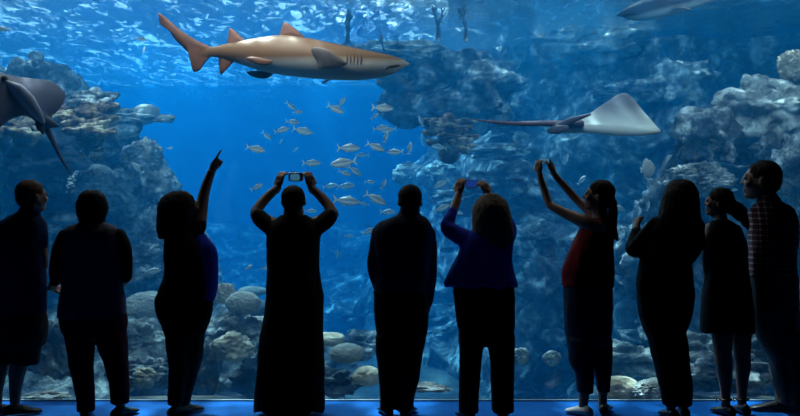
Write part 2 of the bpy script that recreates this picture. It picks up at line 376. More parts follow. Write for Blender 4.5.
# right of the ponytail woman
r('square-topped pale rock ledge behind the ponytail woman calves',630,360,11.2,36,18,'rough','rock_pale',sub=6)
r('rounded tan coral mound beside the ponytail woman ankles',618,390,8.9,22,14,'dome','rock_tan',name='coral_mound',cat='coral')
r('white broken coral rubble heap next to the tan mound',650,392,8.8,18,10,'frilly','rock_pale',name='coral_rubble',cat='coral')
r('dim rock slope between ponytail woman and long-haired woman',632,312,'A',34,30,'rough','rock')
r('hazy rock below the round tan fish',625,262,'A',34,28,'lumpy','rock')
r('pale ridged rock between long-haired woman and dark dress',698,352,10.4,34,18,'rough','rock_pale',sub=6)
r('wide lit rock slope between the legs on the right',722,376,9.6,50,26,'rough','rock',sub=6)
r('pale boulder edge behind the checked shirt man shins',758,352,10,24,18,'rough','rock')
r('low stone slab on the bed before the right rock slope',716,398,8.7,30,5,'rough','rock')
r('small bright rock just past the back of the checked shirt man',806,300,'D',16,14,'lumpy','rock')
# upper right massif
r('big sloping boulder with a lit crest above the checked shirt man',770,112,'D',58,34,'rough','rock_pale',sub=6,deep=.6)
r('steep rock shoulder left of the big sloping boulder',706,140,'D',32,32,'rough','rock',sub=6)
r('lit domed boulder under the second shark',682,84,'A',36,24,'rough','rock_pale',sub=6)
r('low pale boulder just above the raised ray wing',628,92,'A',34,12,'lumpy','rock')
r('frilly pale coral head behind the girl with the low bun',700,180,'D',26,15,'frilly','rock_pale',name='boulder_coral',cat='coral')
r('frilly coral behind the long-haired woman crown',672,190,'A',22,12,'frilly','rock',name='boulder_coral',cat='coral')
r('square stone stump right above the checked shirt man head',772,150,'D',16,18,'rough','rock')
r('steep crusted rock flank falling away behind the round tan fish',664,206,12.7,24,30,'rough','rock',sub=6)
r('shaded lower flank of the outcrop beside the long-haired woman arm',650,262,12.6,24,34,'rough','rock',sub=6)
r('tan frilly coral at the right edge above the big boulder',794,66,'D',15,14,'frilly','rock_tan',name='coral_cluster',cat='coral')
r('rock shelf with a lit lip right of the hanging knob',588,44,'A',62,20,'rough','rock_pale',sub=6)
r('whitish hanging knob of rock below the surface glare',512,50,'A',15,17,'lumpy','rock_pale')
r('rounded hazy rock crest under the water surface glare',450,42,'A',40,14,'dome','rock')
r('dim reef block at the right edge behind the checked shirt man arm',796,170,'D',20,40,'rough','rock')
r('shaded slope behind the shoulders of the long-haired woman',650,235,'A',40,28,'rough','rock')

# thin shelves of plate coral
def plate_coral(label,px,py,Y,w,h,n,seed,m='plate',thick=.03,tilt=.25):
    rng=random.Random(seed); q=MB(); k=Y/F; c0=at(px,py,Y)
    # spine that carries the shelves
    q.tube([c0+Vector((0,.25,-h*k)),c0+Vector((0,.3,h*k))],[w*k*.45,w*k*.3],14,.5)
    for i in range(n):
        u=rng.uniform(-1,1); v=rng.uniform(-1,1)
        c=c0+Vector((u*w*k*.8, -.15*rng.random()+abs(u)*.15+v*.2, v*h*k)); rr=w*k*rng.uniform(.22,.42); s0=rng.random()*50
        ax=Vector((rng.uniform(-1,1),-1,rng.uniform(-.3,.3))).normalized(); Q=Quaternion(Vector((1,0,0)),rng.uniform(-.1,tilt))@Quaternion(Vector((0,1,0)),rng.uniform(-tilt,tilt))
        top=[];bot=[];mid=[]; nn=30
        for j in range(nn):
            a=2*math.pi*j/nn; e=rr*(1+.35*noise.noise(Vector((math.cos(a)*1.6,math.sin(a)*1.6,s0)))+.12*noise.noise(Vector((math.cos(a)*6,math.sin(a)*6,s0))))
            wv=.05*rr*math.sin(5*a+s0)
            p=Vector((e*math.cos(a),e*.8*math.sin(a),wv)); 
            mid.append(c+Q@p); top.append(c+Q@(p*.9+Vector((0,0,thick)))); bot.append(c+Q@(p*.5+Vector((0,0,-thick*2.2))))
        q.rings([bot,mid,top])
    o=q.build('plate_coral',M[m],origin=c0-Vector((0,0,h*k))); tag(o,label,'coral','corals of the reef'); return o
plate_coral('wide tan plate coral shelves fanning out beside the spotted ray tail',84,118,12.6,34,16,44,1)
plate_coral('dark grey plate coral tier above the tan shelves',88,98,12.9,26,7,26,2,'rock')
plate_coral('cream plate coral ledge behind the spotted ray tail base',18,128,12.8,30,8,22,3)
plate_coral('small lower tan plate coral below the wide shelves',90,152,12.8,13,4,10,4)
plate_coral('brown net-like coral shelves above the coral outcrop over the centre man',450,135,14,26,17,34,5)
# branching corals and gorgonians near the surface
def branch_coral(label,px,py,Y,h,seed,m='rock',spread=.6,name='branching_coral'):
    rng=random.Random(seed); q=MB(); k=Y/F; base=at(px,py,Y)
    def grow(p,d,l,r,lv):
        e=p+d*l; mid=(p+e)/2+Vector((rng.uniform(-1,1),rng.uniform(-1,1),0))*l*.08
        q.tube([p,mid,e],[r,r*.85,r*.7],8)
        if lv>0:
            for s in range(rng.choice((2,3))):
                nd=(d+Vector((rng.uniform(-1,1),rng.uniform(-.6,.6),rng.uniform(-.1,.8)))*spread).normalized(); grow(e-d*r*.5,nd,l*rng.uniform(.6,.85),r*.68,lv-1)
    grow(base,Vector((0,0,1)),h*k*.45,h*k*.085,3)
    o=q.build(name,M[m],origin=base); tag(o,label,'coral','corals of the reef'); return o
branch_coral('antler-like branching coral standing against the surface glare above the shark head',348,46,15.1,32,1)
branch_coral('dark branching coral on the rock crest under the surface glare',438,40,15.3,34,5)
branch_coral('thin branching coral beside the dark one on the rock crest',466,40,15.3,30,9)
branch_coral('small upright coral sprig on the far rock behind the shark gills',384,60,15.2,22,14)
r('great hazy rock hump falling away below and behind the shark head',450,90,16.9,76,44,'rough','rock',sub=6,seed=70)
r('pale distant rock ridge running behind the shark head',402,52,15.9,40,11,'rough','rock_pale')
r('hazy boulder under the antler coral behind the shark back',354,60,15.6,30,16,'rough','rock')
r('bushy coral knoll on the open edge of the left bank',158,232,13.8,20,22,'frilly','rock_pale',name='coral_thicket',cat='coral')
r('bushy coral clump at the upper rim of the left bank edge',142,158,13.9,17,15,'frilly','rock_pale',name='coral_thicket',cat='coral')
r('lumpy crusted rock on the left bank edge above the pointing woman head',160,186,13.9,18,19,'lumpy','rock_pale')
r('frilly coral hanging on the left bank edge behind the pointing woman hair',174,216,13.9,17,20,'frilly','rock',name='coral_thicket',cat='coral')
r('coral-crusted boulder low on the open edge of the left bank',178,276,13.6,24,20,'lumpy','rock_pale')
r('frilly coral mound behind the crown of the lavender vest wearer',92,186,13.8,20,14,'frilly','rock_pale',name='coral_thicket',cat='coral')
r('rounded crusted rock between the two left visitors above waist height',140,262,13,22,18,'lumpy','rock')

# ------------------------------------------------------------------ people
M['skin']=mat('skin',(.32,.18,.13),.5,.35); M['skin_d']=mat('skin_brown',(.22,.12,.08),.5,.35)
M['eye']=mat('eye',(.10,.09,.08),.2,.5)
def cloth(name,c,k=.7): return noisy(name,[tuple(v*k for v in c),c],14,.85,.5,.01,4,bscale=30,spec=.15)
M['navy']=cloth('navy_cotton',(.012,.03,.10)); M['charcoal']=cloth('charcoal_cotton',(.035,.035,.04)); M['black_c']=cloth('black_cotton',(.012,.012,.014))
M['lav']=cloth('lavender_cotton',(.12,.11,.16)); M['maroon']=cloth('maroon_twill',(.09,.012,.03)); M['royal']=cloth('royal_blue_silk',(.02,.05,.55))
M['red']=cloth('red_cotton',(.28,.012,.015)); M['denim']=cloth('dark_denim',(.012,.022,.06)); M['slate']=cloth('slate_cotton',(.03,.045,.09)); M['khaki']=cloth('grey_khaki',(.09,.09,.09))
M['leather']=mat('black_leather',(.012,.012,.012),.4,.4); M['white_r']=mat('white_rubber',(.6,.6,.6),.6)
def hairm(n,c):
    m=mat(n,c,.7,.12); b=m.node_tree.nodes['Principled BSDF']; tc=N(m,'ShaderNodeTexCoord'); mp=N(m,'ShaderNodeMapping'); mp.inputs['Scale'].default_value=(90,90,6)
    n1=N(m,'ShaderNodeTexNoise',Scale=2,Detail=4); L(m,tc.outputs['Object'],mp.inputs[0]); L(m,mp.outputs[0],n1.inputs['Vector'])
    bp=N(m,'ShaderNodeBump',Strength=.7,Distance=.006); L(m,n1.outputs['Fac'],bp.inputs['Height']); L(m,bp.outputs[0],b.inputs['Normal']); return m
M['h_brown']=hairm('brown_hair',(.09,.045,.025)); M['h_dark']=hairm('dark_hair',(.018,.012,.01)); M['h_blond']=hairm('ash_blonde_hair',(.20,.15,.11))
# checked shirt: a woven grid of white lines over dark red
m=M['plaid']=mat('checked_cotton',(.05,.012,.015),.85,.15); b=m.node_tree.nodes['Principled BSDF']; tc=N(m,'ShaderNodeTexCoord')
mp=N(m,'ShaderNodeMapping'); L(m,tc.outputs['Object'],mp.inputs[0]); sx=N(m,'ShaderNodeSeparateXYZ'); L(m,mp.outputs[0],sx.inputs[0])
def band(src,f,th):
    a=N(m,'ShaderNodeMath',operation='MULTIPLY'); a.inputs[1].default_value=f; L(m,sx.outputs[src],a.inputs[0])
    c=N(m,'ShaderNodeMath',operation='FRACT'); L(m,a.outputs[0],c.inputs[0]); d=N(m,'ShaderNodeMath',operation='GREATER_THAN'); d.inputs[1].default_value=th; L(m,c.outputs[0],d.inputs[0]); return d
b1=band('X',24,.72); b2=band('Z',24,.72); mxx=N(m,'ShaderNodeMath',operation='ADD'); L(m,b1.outputs[0],mxx.inputs[0]); L(m,b2.outputs[0],mxx.inputs[1])
rp=N(m,'ShaderNodeValToRGB'); e=rp.color_ramp.elements; e[0].color=(.05,.012,.018,1); e[1].color=(.5,.42,.42,1); e2=e.new(.5); e2.color=(.16,.09,.10,1)
hf=N(m,'ShaderNodeMath',operation='MULTIPLY'); hf.inputs[1].default_value=.5; L(m,mxx.outputs[0],hf.inputs[0]); L(m,hf.outputs[0],rp.inputs[0]); L(m,rp.outputs[0],b.inputs['Base Color'])

class Person:
    def __init__(s, px, Y, label, cat='person', skin='skin'):
        s.Y=Y; p=at(px,208,Y); s.root=root('person',(p.x,Y,0)); tag(s.root,label,cat,'visitors standing in a row at the tank window'); s.body=MB(); s.skin=skin
    def pt(s,px,py,dy=0): return at(px,py,s.Y+dy)
    def px(s,r,dy=0): return r*(s.Y+dy)/F
    def tube(s,mb,P,flat=1.0,grow=0):
        """P = (px,py,dy,radius px): round limb through these points"""
        pts=[s.pt(a,b,d) for a,b,d,r in P]; rr=[s.px(r,d)+grow for a,b,d,r in P]
        # resample smoothly
        n=len(P); op=[];orr=[]
        for i in range(n-1):
            p0=pts[max(i-1,0)];p1=pts[i];p2=pts[i+1];p3=pts[min(i+2,n-1)]
            for k in range(4):
                t=k/4; 
                op.append(.5*((2*p1)+(p2-p0)*t+(2*p0-5*p1+4*p2-p3)*t*t+(3*p1-p0-3*p2+p3)*t**3)); orr.append(rr[i]+(rr[i+1]-rr[i])*t)
        op.append(pts[-1]); orr.append(rr[-1]); mb.tube(op,orr,14,flat)
    def slab(s,mb,S,k=1.0,n=28,e=2.4,dy0=0,hem=0,seed=0):
        """S = (px,py,dy,half width px,half depth m): trunk of rounded horizontal sections"""
        rings=[]; m=len(S); T=[]
        for i in range(m-1):
            q=[S[max(i-1,0)],S[i],S[i+1],S[min(i+2,m-1)]]
            for t in (0,.25,.5,.75):
                T.append(tuple(.5*(2*q[1][c]+(q[2][c]-q[0][c])*t+(2*q[0][c]-5*q[1][c]+4*q[2][c]-q[3][c])*t*t+(3*q[1][c]-q[0][c]-3*q[2][c]+q[3][c])*t**3) for c in range(5)))
        T.append(S[-1])
        for i,(a,b,d,w,h) in enumerate(T):
            c=s.pt(a,b,d+dy0); w=max(.004,s.px(w,d)*k); h=max(.004,h*k); rg=[]
            for j in range(n):
                th=2*math.pi*j/n; ct,st=math.cos(th),math.sin(th); f=(abs(ct)**e+abs(st)**e)**(-1/e)
                wz=hem*math.sin(th*7+seed)*(i/len(T))**3
                rg.append(c+Vector((w*ct*f,h*st*f,wz)))
            rings.append(rg)
        mb.rings(rings)
    def head(s,px,py,hh,yaw,dy=0,pitch=0,eyes=False,wide=1.0):
        k=s.px(hh)/.112; c=s.pt(px,py,dy); s.hc=c; s.hk=k
        Q=Quaternion((0,0,1),-R(yaw))@Quaternion((1,0,0),R(pitch)); s.hq=Q; s.hwide=wide
        def b(p,r): s.body.ball(c+Q@(Vector(p)*k), tuple(q*k for q in (r[0]*wide,r[1],r[2])),16,10,rot=Q)
        b((0,-.012,.022),(.074,.094,.090)); b((0,.028,-.03),(.058,.060,.070)); b((0,.045,-.078),(.034,.036,.028))
        b((0,.056,-.004),(.054,.036,.062)); b((0,.078,.030),(.040,.013,.013)); b((0,.090,.0),(.010,.013,.026)); b((0,.098,-.016),(.013,.012,.010))
        b((0,.080,-.046),(.024,.013,.008)); b((0,.078,-.058),(.022,.013,.009)); b((0,.070,-.084),(.022,.018,.018))
        for x in (-1,1):
            b((x*.034,.068,-.02),(.024,.022,.022)); s.body.ball(c+Q@(Vector((x*.076*wide,-.004,-.006))*k),(.010*k,.020*k,.032*k),12,8,rot=Q)
        if eyes:
            for x in (-1,1):
                q=MB(); q.ball(c+Q@(Vector((x*.031,.081,.010))*k),.0115*k,10,7); q.build('eye',M['eye'],s.root)
    def hair_cap(s,mb,back=.0,full=1.0,low=0.0):
        k=s.hk; c=s.hc; Q=s.hq
        def b(p,r): mb.ball(c+Q@(Vector(p)*k), tuple(q*k*full for q in (r[0]*s.hwide,r[1],r[2])),18,11,rot=Q)
        b((0,-.020,.036),(.083,.096,.086)); b((0,-.042-back,.0-low),(.078,.072,.072)); b((0,.026,.066),(.060,.042,.034))
    def hand(s,w,f,n,side=1,curl=(.3,.4,.3),size=1.0,point=False,spread=.0):
        """w wrist, f towards the fingertips, n the way the palm faces, side = which side the thumb is"""
        mb=s.body; w=Vector(w); f=Vector(f).normalized(); n=Vector(n); n=(n-f*n.dot(f)).normalized(); t=f.cross(n)*side; z=size
        mb.tube([w-f*.02,w+f*.03*z],[.024*z,.026*z],12,.75)
        for q in (-.026,-.009,.009,.026): mb.tube([w+f*.012*z+t*q*.6*z,w+f*.05*z+t*q*z,w+f*.084*z+t*q*z],[.013*z,.0135*z,.011*z],10)
        for i,(q,ln) in enumerate(((.028,.070),(.0095,.078),(-.0095,.072),(-.027,.056))):
            p=w+f*.084*z+t*q*z; d=(f+t*q*spread*12).normalized(); cl=(curl if not(point and i) else (1.5,1.7,.9))
            if point and i==0: cl=(.0,.05,.05)
            P=[p]
            for j,fr in enumerate((.45,.31,.24)):
                d=(Quaternion(t*side*-1 if False else n.cross(f).normalized(),0)@d); a=cl[j]
                ax=f.cross(n).normalized(); d=(Quaternion(ax,a)@d).normalized(); p=p+d*ln*fr*z; P.append(p)
            mb.tube(P,[.0095*z,.009*z,.0085*z,.0072*z],9)
        p=w+f*.02*z+t*.026*z; d1=(f*.62+t*.62+n*.35).normalized() if not point else (f*.7+n*.8-t*.2).normalized(); d2=(f*.8+t*.15+n*.55).normalized() if not point else (f*.5+n*.4-t*.7).normalized()
        mb.tube([p,p+d1*.036*z,p+d1*.036*z+d2*.030*z,p+d1*.036*z+d2*.052*z],[.013*z,.0115*z,.010*z,.008*z],9)
    def shoe(s,px,dy,yaw,m='leather',ln=.27,sole='leather',h=.085,name='shoe'):
        c=s.pt(px,208,dy); c.z=0; Q=Quaternion((0,0,1),-R(yaw)); q=MB(); rings=[]
        for t,w,top in ((-.10,.018,.03),(-.095,.030,.07),(-.06,.038,h),(-.02,.040,h*1.0),(.03,.043,.075),(.08,.048,.058),(.12,.047,.046),(.155,.034,.036),(.168,.014,.024)):
            t*=ln/.27; rg=[]
            for j in range(16):
                a=2*math.pi*j/16; x=w*math.cos(a); zz=.008+(top-.008)*(.5+.5*math.sin(a))
                x*=1 if math.sin(a)<.2 else (1-.35*math.sin(a)); rg.append(c+Q@Vector((x,t,zz)))
            rings.append(rg)
        q.rings(rings); sh=q.build(name,M[m],s.root); return sh
    def garment(s,name,mb,m,vox=.012,fold=.009,smooth=2,seed=0,fs=9):
        me=remesh(mb.mesh(name,M[m],fix=True),vox,smooth); me.name=name
        if fold:
            ns=[v.normal.copy() for v in me.vertices]
            for v,nn in zip(me.vertices,ns):
                c=v.co; d=noise.noise(Vector((c.x*fs,c.y*fs,c.z*fs*.45+seed)))*1.0+.5*noise.noise(Vector((c.x*fs*2.5,c.y*fs*2.5,c.z*fs*1.3+seed)))
                v.co=c+nn*d*fold
            me.update()
        return link(name,me,s.root)
    def hair(s,mb,m,vox=.009,fold=.005): 
        return s.garment('hair',mb,m,vox,fold,2,3,40)
    def finish(s,vox=.0072):
        me=remesh(s.body.mesh('body',M[s.skin],fix=True),vox,1,.5); me.name='body'; link('body',me,s.root)
V=Vector

# --- 1: man at the far left edge
p=Person(20,6.9,'man at far left in navy polo shirt and dark shorts with short brown hair')
p.head(32.5,197,16.5,45,eyes=True,pitch=4)
p.tube(p.body,[(31,208,-.01,8),(28,222,0,9)])
sh=[(27,212,-.01,10,.065),(25,217,0,17,.09),(22.5,224,0,23,.11),(21,232,0,25,.125),(20,247,0,25,.135),(20,265,0,25,.135),(20,285,0,25.5,.14),(20,308,0,25.5,.14),(20,322,0,25,.135)]
g=MB(); p.slab(g,sh); p.tube(g,[(38,226,0,8),(41,240,0,7.5),(41.5,261,.03,7)]); p.tube(g,[(4,228,0,8),(0,242,0,7.5),(-1,261,.03,7)]); p.tube(g,[(31,211,-.02,10),(29,215,-.01,12)])
p.garment('polo_shirt',g,'navy')
p.slab(p.body,sh,.86)
p.tube(p.body,[(41,240,0,6),(42.5,263,.02,6),(40,270,.16,4.8),(33,274,.27,3.8)]); p.hand(p.pt(33,274,.27),V((-.8,.35,-.1)),V((0,-1,-.3)),1,(.5,.6,.4))
p.tube(p.body,[(0,240,0,6),(-1,263,.02,6),(6,272,.16,4.8),(18,276,.25,3.8)]); p.hand(p.pt(18,276,.25),V((.8,.35,-.1)),V((0,-1,-.3)),-1,(.5,.6,.4))
g=MB(); st=[(20,312,0,25.5,.14),(21,324,0,26,.15),(22,336,0,24.5,.15),(22.5,346,0,22,.13)]; p.slab(g,st); p.slab(g,[(27,338,0,15,.12),(26,350,0,14.5,.11),(26,364,0,12.5,.10)]); p.slab(g,[(7,338,.03,14,.12),(3,350,.03,14,.11),(1,364,.03,13,.10)])
p.garment('shorts',g,'charcoal'); p.slab(p.body,st,.85)
p.tube(p.body,[(24,345,0,11),(20,362,0,9.5),(17,374,-.01,8.2),(15.5,390,0,6),(15,404,0,4.8),(15,409,0,4.8)]); p.tube(p.body,[(4,345,.03,11),(0,362,.03,9.5),(-2,374,.02,8.2),(-3,390,.03,6),(-3,404,.03,4.8),(-3,409,.03,4.8)])
p.shoe(18,.0,62,'charcoal'); p.shoe(-2,.03,20,'charcoal')
g=MB(); p.hair_cap(g,full=1.0); p.hair(g,'h_brown'); p.finish()

# --- 2: woman with short bob
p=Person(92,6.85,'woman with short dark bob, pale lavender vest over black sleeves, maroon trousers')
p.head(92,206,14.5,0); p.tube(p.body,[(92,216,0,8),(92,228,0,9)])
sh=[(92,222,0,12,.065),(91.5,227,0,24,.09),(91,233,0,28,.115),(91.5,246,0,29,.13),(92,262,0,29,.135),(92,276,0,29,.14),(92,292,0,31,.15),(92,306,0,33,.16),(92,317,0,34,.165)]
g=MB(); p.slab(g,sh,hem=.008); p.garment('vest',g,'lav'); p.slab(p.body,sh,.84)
for sx,nm in ((-1,'sleeve'),(1,'sleeve')):
    g=MB()
    P=[(66,236,0,7.5),(59,252,0,7.5),(56,268,0,7),(55.5,280,.02,6)] if sx<0 else [(118,236,0,7.5),(124.5,250,0,7.5),(126,264,0,7),(126,276,.02,6.5)]
    p.tube(g,P); p.garment('sleeve',g,'black_c',.01); p.tube(p.body,P,grow=-.012)
p.tube(p.body,[(55,280,.02,5),(53,285,.1,4.4),(52.5,288,.16,3.6)]); p.hand(p.pt(52.5,288,.16),V((.62,.6,-.2)),V((.2,-.6,.6)),1,(.6,.7,.5))
p.tube(p.body,[(126,278,.02,5.2),(122,283,.14,4.4),(112,287,.26,3.6)]); p.hand(p.pt(112,287,.26),V((-.8,.3,0)),V((0,-.8,-.3)),1,(.5,.7,.5))
g=MB(); st=[(92.5,310,0,32.5,.155),(93.5,321,0,33.5,.165),(94,331,0,32,.16),(95,338,0,28,.14)]; p.slab(g,st)
LL=[(80,334,0,15,.13),(80.5,346,0,13.8,.115),(81.5,362,0,12,.10),(83,380,0,10.5,.085),(85.5,398,0,9,.075),(86,411,0,8.5,.075)]; LR=[(111,334,0,15.5,.13),(113.5,350,0,13.8,.115),(117,368,0,11,.095),(119.5,385,0,9.3,.08),(120,403,0,8.7,.075)]
p.slab(g,LL); p.slab(g,LR); p.garment('trousers',g,'maroon')
for S in (st,LL,LR): p.slab(p.body,S,.84)
p.tube(p.body,[(86,400,0,5.5),(86,410,0,4.5)]); p.tube(p.body,[(120,398,0,5),(120.5,409,0,4.5)])
p.shoe(86,.0,-12,'leather'); p.shoe(122,.0,24,'leather')
g=MB(); p.hair_cap(g,low=.02,full=1.02); p.slab(g,[(92,190,-.01,6,.05),(92,195,-.01,12,.09),(92,204,-.01,15.5,.105),(92,213,-.01,15,.10),(92,221,-.01,12.5,.08),(92,227,-.01,10.5,.06)],e=2.1); p.hair(g,'h_dark')
p.finish()

# --- 3: pointing woman
p=Person(184,6.9,'woman in black cardigan over royal blue blouse, one arm raised and pointing upwards')
p.head(184,208,16.5,48,eyes=True,pitch=12); p.tube(p.body,[(183,218,0,8),(184,230,0,9)])
bl=[(185,225,.02,9,.065),(187,232,.02,15,.09),(190,240,.02,20,.115),(193,249,.02,22.5,.135),(194,262,.02,23,.14),(193.5,276,.02,23.5,.14),(191.5,290,.02,25,.145),(188.5,300,.02,26,.15)]
g=MB(); p.slab(g,bl); p.garment('blouse',g,'royal'); p.slab(p.body,bl,.84)
g=MB(); p.slab(g,[(181,223,-.02,9,.07),(180,229,-.02,14,.1),(181.5,237,-.02,16.5,.12),(184.5,247,-.02,19.5,.135),(186.5,262,-.02,21.5,.14),(186.5,276,-.02,22.5,.145),(184.5,288,-.02,25.5,.155),(182,298,-.02,27,.16),(181.5,305,-.02,26.5,.16)],hem=.006)
p.tube(g,[(174,236,-.03,8.5),(171,252,-.02,7.5),(171.5,268,0,6.8),(176,284,.05,5.6)]); p.tube(g,[(192,236,-.02,9.5),(198.5,225,.02,8.2)])
p.garment('cardigan',g,'black_c')
p.tube(p.body,[(176,282,.05,4.5),(180,292,.12,3.8)]); p.hand(p.pt(180,292,.12),V((.25,.35,-.9)),V((1,-.2,0)),-1,(.3,.4,.3))
p.tube(p.body,[(190,236,0,8.5),(198,224,.02,8),(201,211,.06,6.6),(203.8,195,.1,5.6),(208.3,180,.13,4.7),(212.5,169.5,.15,3.8)])
p.hand(p.pt(212.5,169.5,.15),V((.56,.1,.85)),V((-.5,.85,.3)),1,point=True,size=1.02)
g=MB(); q=[p.pt(211,172.5,.145)+Quaternion(V((.3,.1,.9)).normalized(),a)@V((.031,0,0)) for a in [2*math.pi*i/16 for i in range(17)]]; g.tube(q,[.0045]*17,8,ends=False); g.build('bracelet',M['white_r'],p.root)
g=MB(); st=[(183.5,298,0,29,.155),(184,310,0,28.5,.165),(185,322,0,24.5,.16),(185,333,0,20,.15)]; p.slab(g,st)
LA=[(178,326,-.02,13.5,.13),(178.5,340,-.02,12,.12),(178.5,357,-.02,10.5,.105),(178.5,375,-.02,9.2,.09),(176.5,392,-.02,8,.08),(175.5,404,-.02,7.5,.075)]; LB=[(191,326,.08,13,.12),(191.5,340,.08,11.8,.115),(190.5,357,.08,11,.1),(188.5,375,.08,9.2,.09),(184,392,.08,8,.08),(182,404,.08,7.3,.075)]
p.slab(g,LA); p.slab(g,LB); p.garment('trousers',g,'black_c')
for S in (st,LA,LB): p.slab(p.body,S,.84)
p.tube(p.body,[(175.5,398,-.02,4.8),(176,409,-.02,4.3)]); p.tube(p.body,[(182,398,.08,4.8),(182.5,409,.08,4.3)])
p.shoe(178,-.02,30,ln=.25); p.shoe(184,.08,55,ln=.25)
g=MB(); p.hair_cap(g,full=1.04,low=.01); p.slab(g,[(180,191,-.02,7,.06),(178,196,-.02,14.5,.10),(176.5,205,-.03,18.5,.12),(176,216,-.03,18.8,.12),(174,226,-.04,17.5,.11),(170.5,233,-.04,13,.09),(166,239,-.04,7.5,.05)],e=2.1); p.hair(g,'h_dark')
g=MB()
for x in (-1,1):
    cc=p.hc+p.hq@(V((x*.031,.102,.010))*p.hk); q=[cc+p.hq@(V((.021*math.cos(a),0,.016*math.sin(a)))) for a in [2*math.pi*i/14 for i in range(15)]]; g.tube(q,[.0022]*15,6,ends=False)
    g.tube([cc+p.hq@V((x*.02,0,0)),cc+p.hq@V((x*.045,-.03,.002)),cc+p.hq@V((x*.047,-.10,.0))],[.0022]*3,6)
g.tube([p.hc+p.hq@(V((-.012,.106,.012))*p.hk),p.hc+p.hq@(V((.012,.106,.012))*p.hk)],[.002]*2,6); g.build('glasses',M['leather'],p.root)
p.finish()

# --- 4: long black dress, camera overhead
p=Person(293,6.9,'person in long black dress to the ankles, both elbows raised to hold up a camera',skin='skin_d')
p.head(293.5,201,15.5,0,pitch=14,wide=1.08); p.tube(p.body,[(293.5,210,0,10),(293.5,224,0,11)])
dr=[(293.5,215,0,13,.07),(293.5,221,0,21,.095),(294,227,0,26,.115),(294,235,0,27.5,.13),(293.5,248,0,26.3,.135),(293.5,268,0,26.3,.14),(294,284,0,27.8,.15),(294.5,299,0,28.8,.16),(293.5,318,0,30,.17),(292,336,0,32,.18),(291,360,0,33.5,.19),(290,385,0,34.8,.20),(289.5,409,0,36,.21)]
g=MB(); p.slab(g,dr,hem=.022,e=2.2); p.tube(g,[(278,230,0,10),(267,224,.02,9.5),(258.5,216.5,.04,8)]); p.tube(g,[(310,230,0,10),(321,224,.02,9.5),(330,216.5,.04,8)]); p.garment('dress',g,'black_c',fold=.009); p.slab(p.body,dr[:-1],.84)
for e in (-1,1):
    X=lambda x: 294+(x-294)*e if e>0 else 294-(x-294)
    P=[(306,228,0,8),(330,217,.04,6.5),(331.5,211,.07,5.6),(323,199,.13,5),(311.5,188,.17,3.9)]
    if e<0: P=[(280,228,0,8),(259,217,.04,6.5),(256.5,211,.07,5.6),(265.5,199,.13,5),(277.5,188,.17,3.9)]
    p.tube(p.body,P); w=P[-1]; p.hand(p.pt(*w[:3]),V((-.22*e,.12,.95)),V((-.55*e,.8,.0)),-e,(.45,.65,.5),1.06)
for x in (284,299): p.tube(p.body,[(x,385,0,6),(x,402,0,4.8),(x,409,0,4.5)]); 
p.shoe(284,0,-10,ln=.25); p.shoe(299,0,12,ln=.25)
g=MB(); p.hair_cap(g,full=.985); p.hair(g,'h_dark',fold=.002); p.finish()
c=p.pt(296,177,.2)
# --- 5: man in the centre
p=Person(402,6.9,'man in slate blue long-sleeved shirt and black trousers, arms hanging, beside the blonde woman',skin='skin_d')
p.head(410,201.5,16,0,wide=1.02); p.tube(p.body,[(410,210,0,9.5),(409,223,0,10.5)])
sh=[(409.5,214.5,0,11,.07),(407,219,0,20,.09),(404.5,224.5,0,27,.115),(403.5,232,0,30,.13),(403.5,245,0,30,.14),(403,258,0,28.5,.14),(402.5,272,0,27.5,.14),(401,285,0,27,.14),(400,293,0,27,.14)]
g=MB(); p.slab(g,sh); p.tube(g,[(379,234,0,8),(376.5,248,0,7.5),(374.3,264,0,7.2),(376,279,.02,6.4),(379,291,.08,5)]); p.tube(g,[(428,234,0,8),(430,248,0,7.5),(430.3,264,0,7),(430,279,0,6.6),(429,294,.03,5.6),(427.8,304,.05,4.6)]); p.tube(g,[(410,211,-.01,10.5),(409,216,0,12)])
p.garment('shirt',g,'slate'); p.slab(p.body,sh,.84); p.tube(p.body,[(429,296,.03,4.3),(427.5,306,.05,3.8)]); p.hand(p.pt(427.5,306,.05),V((-.08,.12,-1)),V((-1,.2,0)),-1,(.35,.5,.35)); p.tube(p.body,[(378,285,.06,4.5),(381,294,.1,3.8)]); p.hand(p.pt(381,294,.1),V((.2,.3,-.9)),V((1,0,0)),1,(.4,.5,.4))
g=MB(); st=[(399.5,289,0,27,.14),(400.5,303,0,27.5,.15),(401.5,320,0,27,.15),(402,333,0,25,.145),(401,341,0,22,.13)]; p.slab(g,st)
LL=[(388.5,336,0,12.5,.12),(388,350,0,11.3,.11),(387.7,364,0,10.3,.10),(387.5,382,0,9,.09),(387,398,0,7.8,.08),(386.8,410,0,7.6,.08)]; LR=[(412,336,0,13.5,.12),(411,350,0,12.2,.115),(410,364,0,11.3,.10),(408.5,382,0,10.2,.09),(406,398,0,9,.085),(405.3,410,0,8.8,.085)]
p.slab(g,LL); p.slab(g,LR); p.garment('trousers',g,'black_c')
for S in (st,LL,LR): p.slab(p.body,S,.84)
p.shoe(386.5,0,-14); p.shoe(407,0,16); g=MB(); p.hair_cap(g,full=1.0); p.hair(g,'h_dark',fold=.003); p.finish()

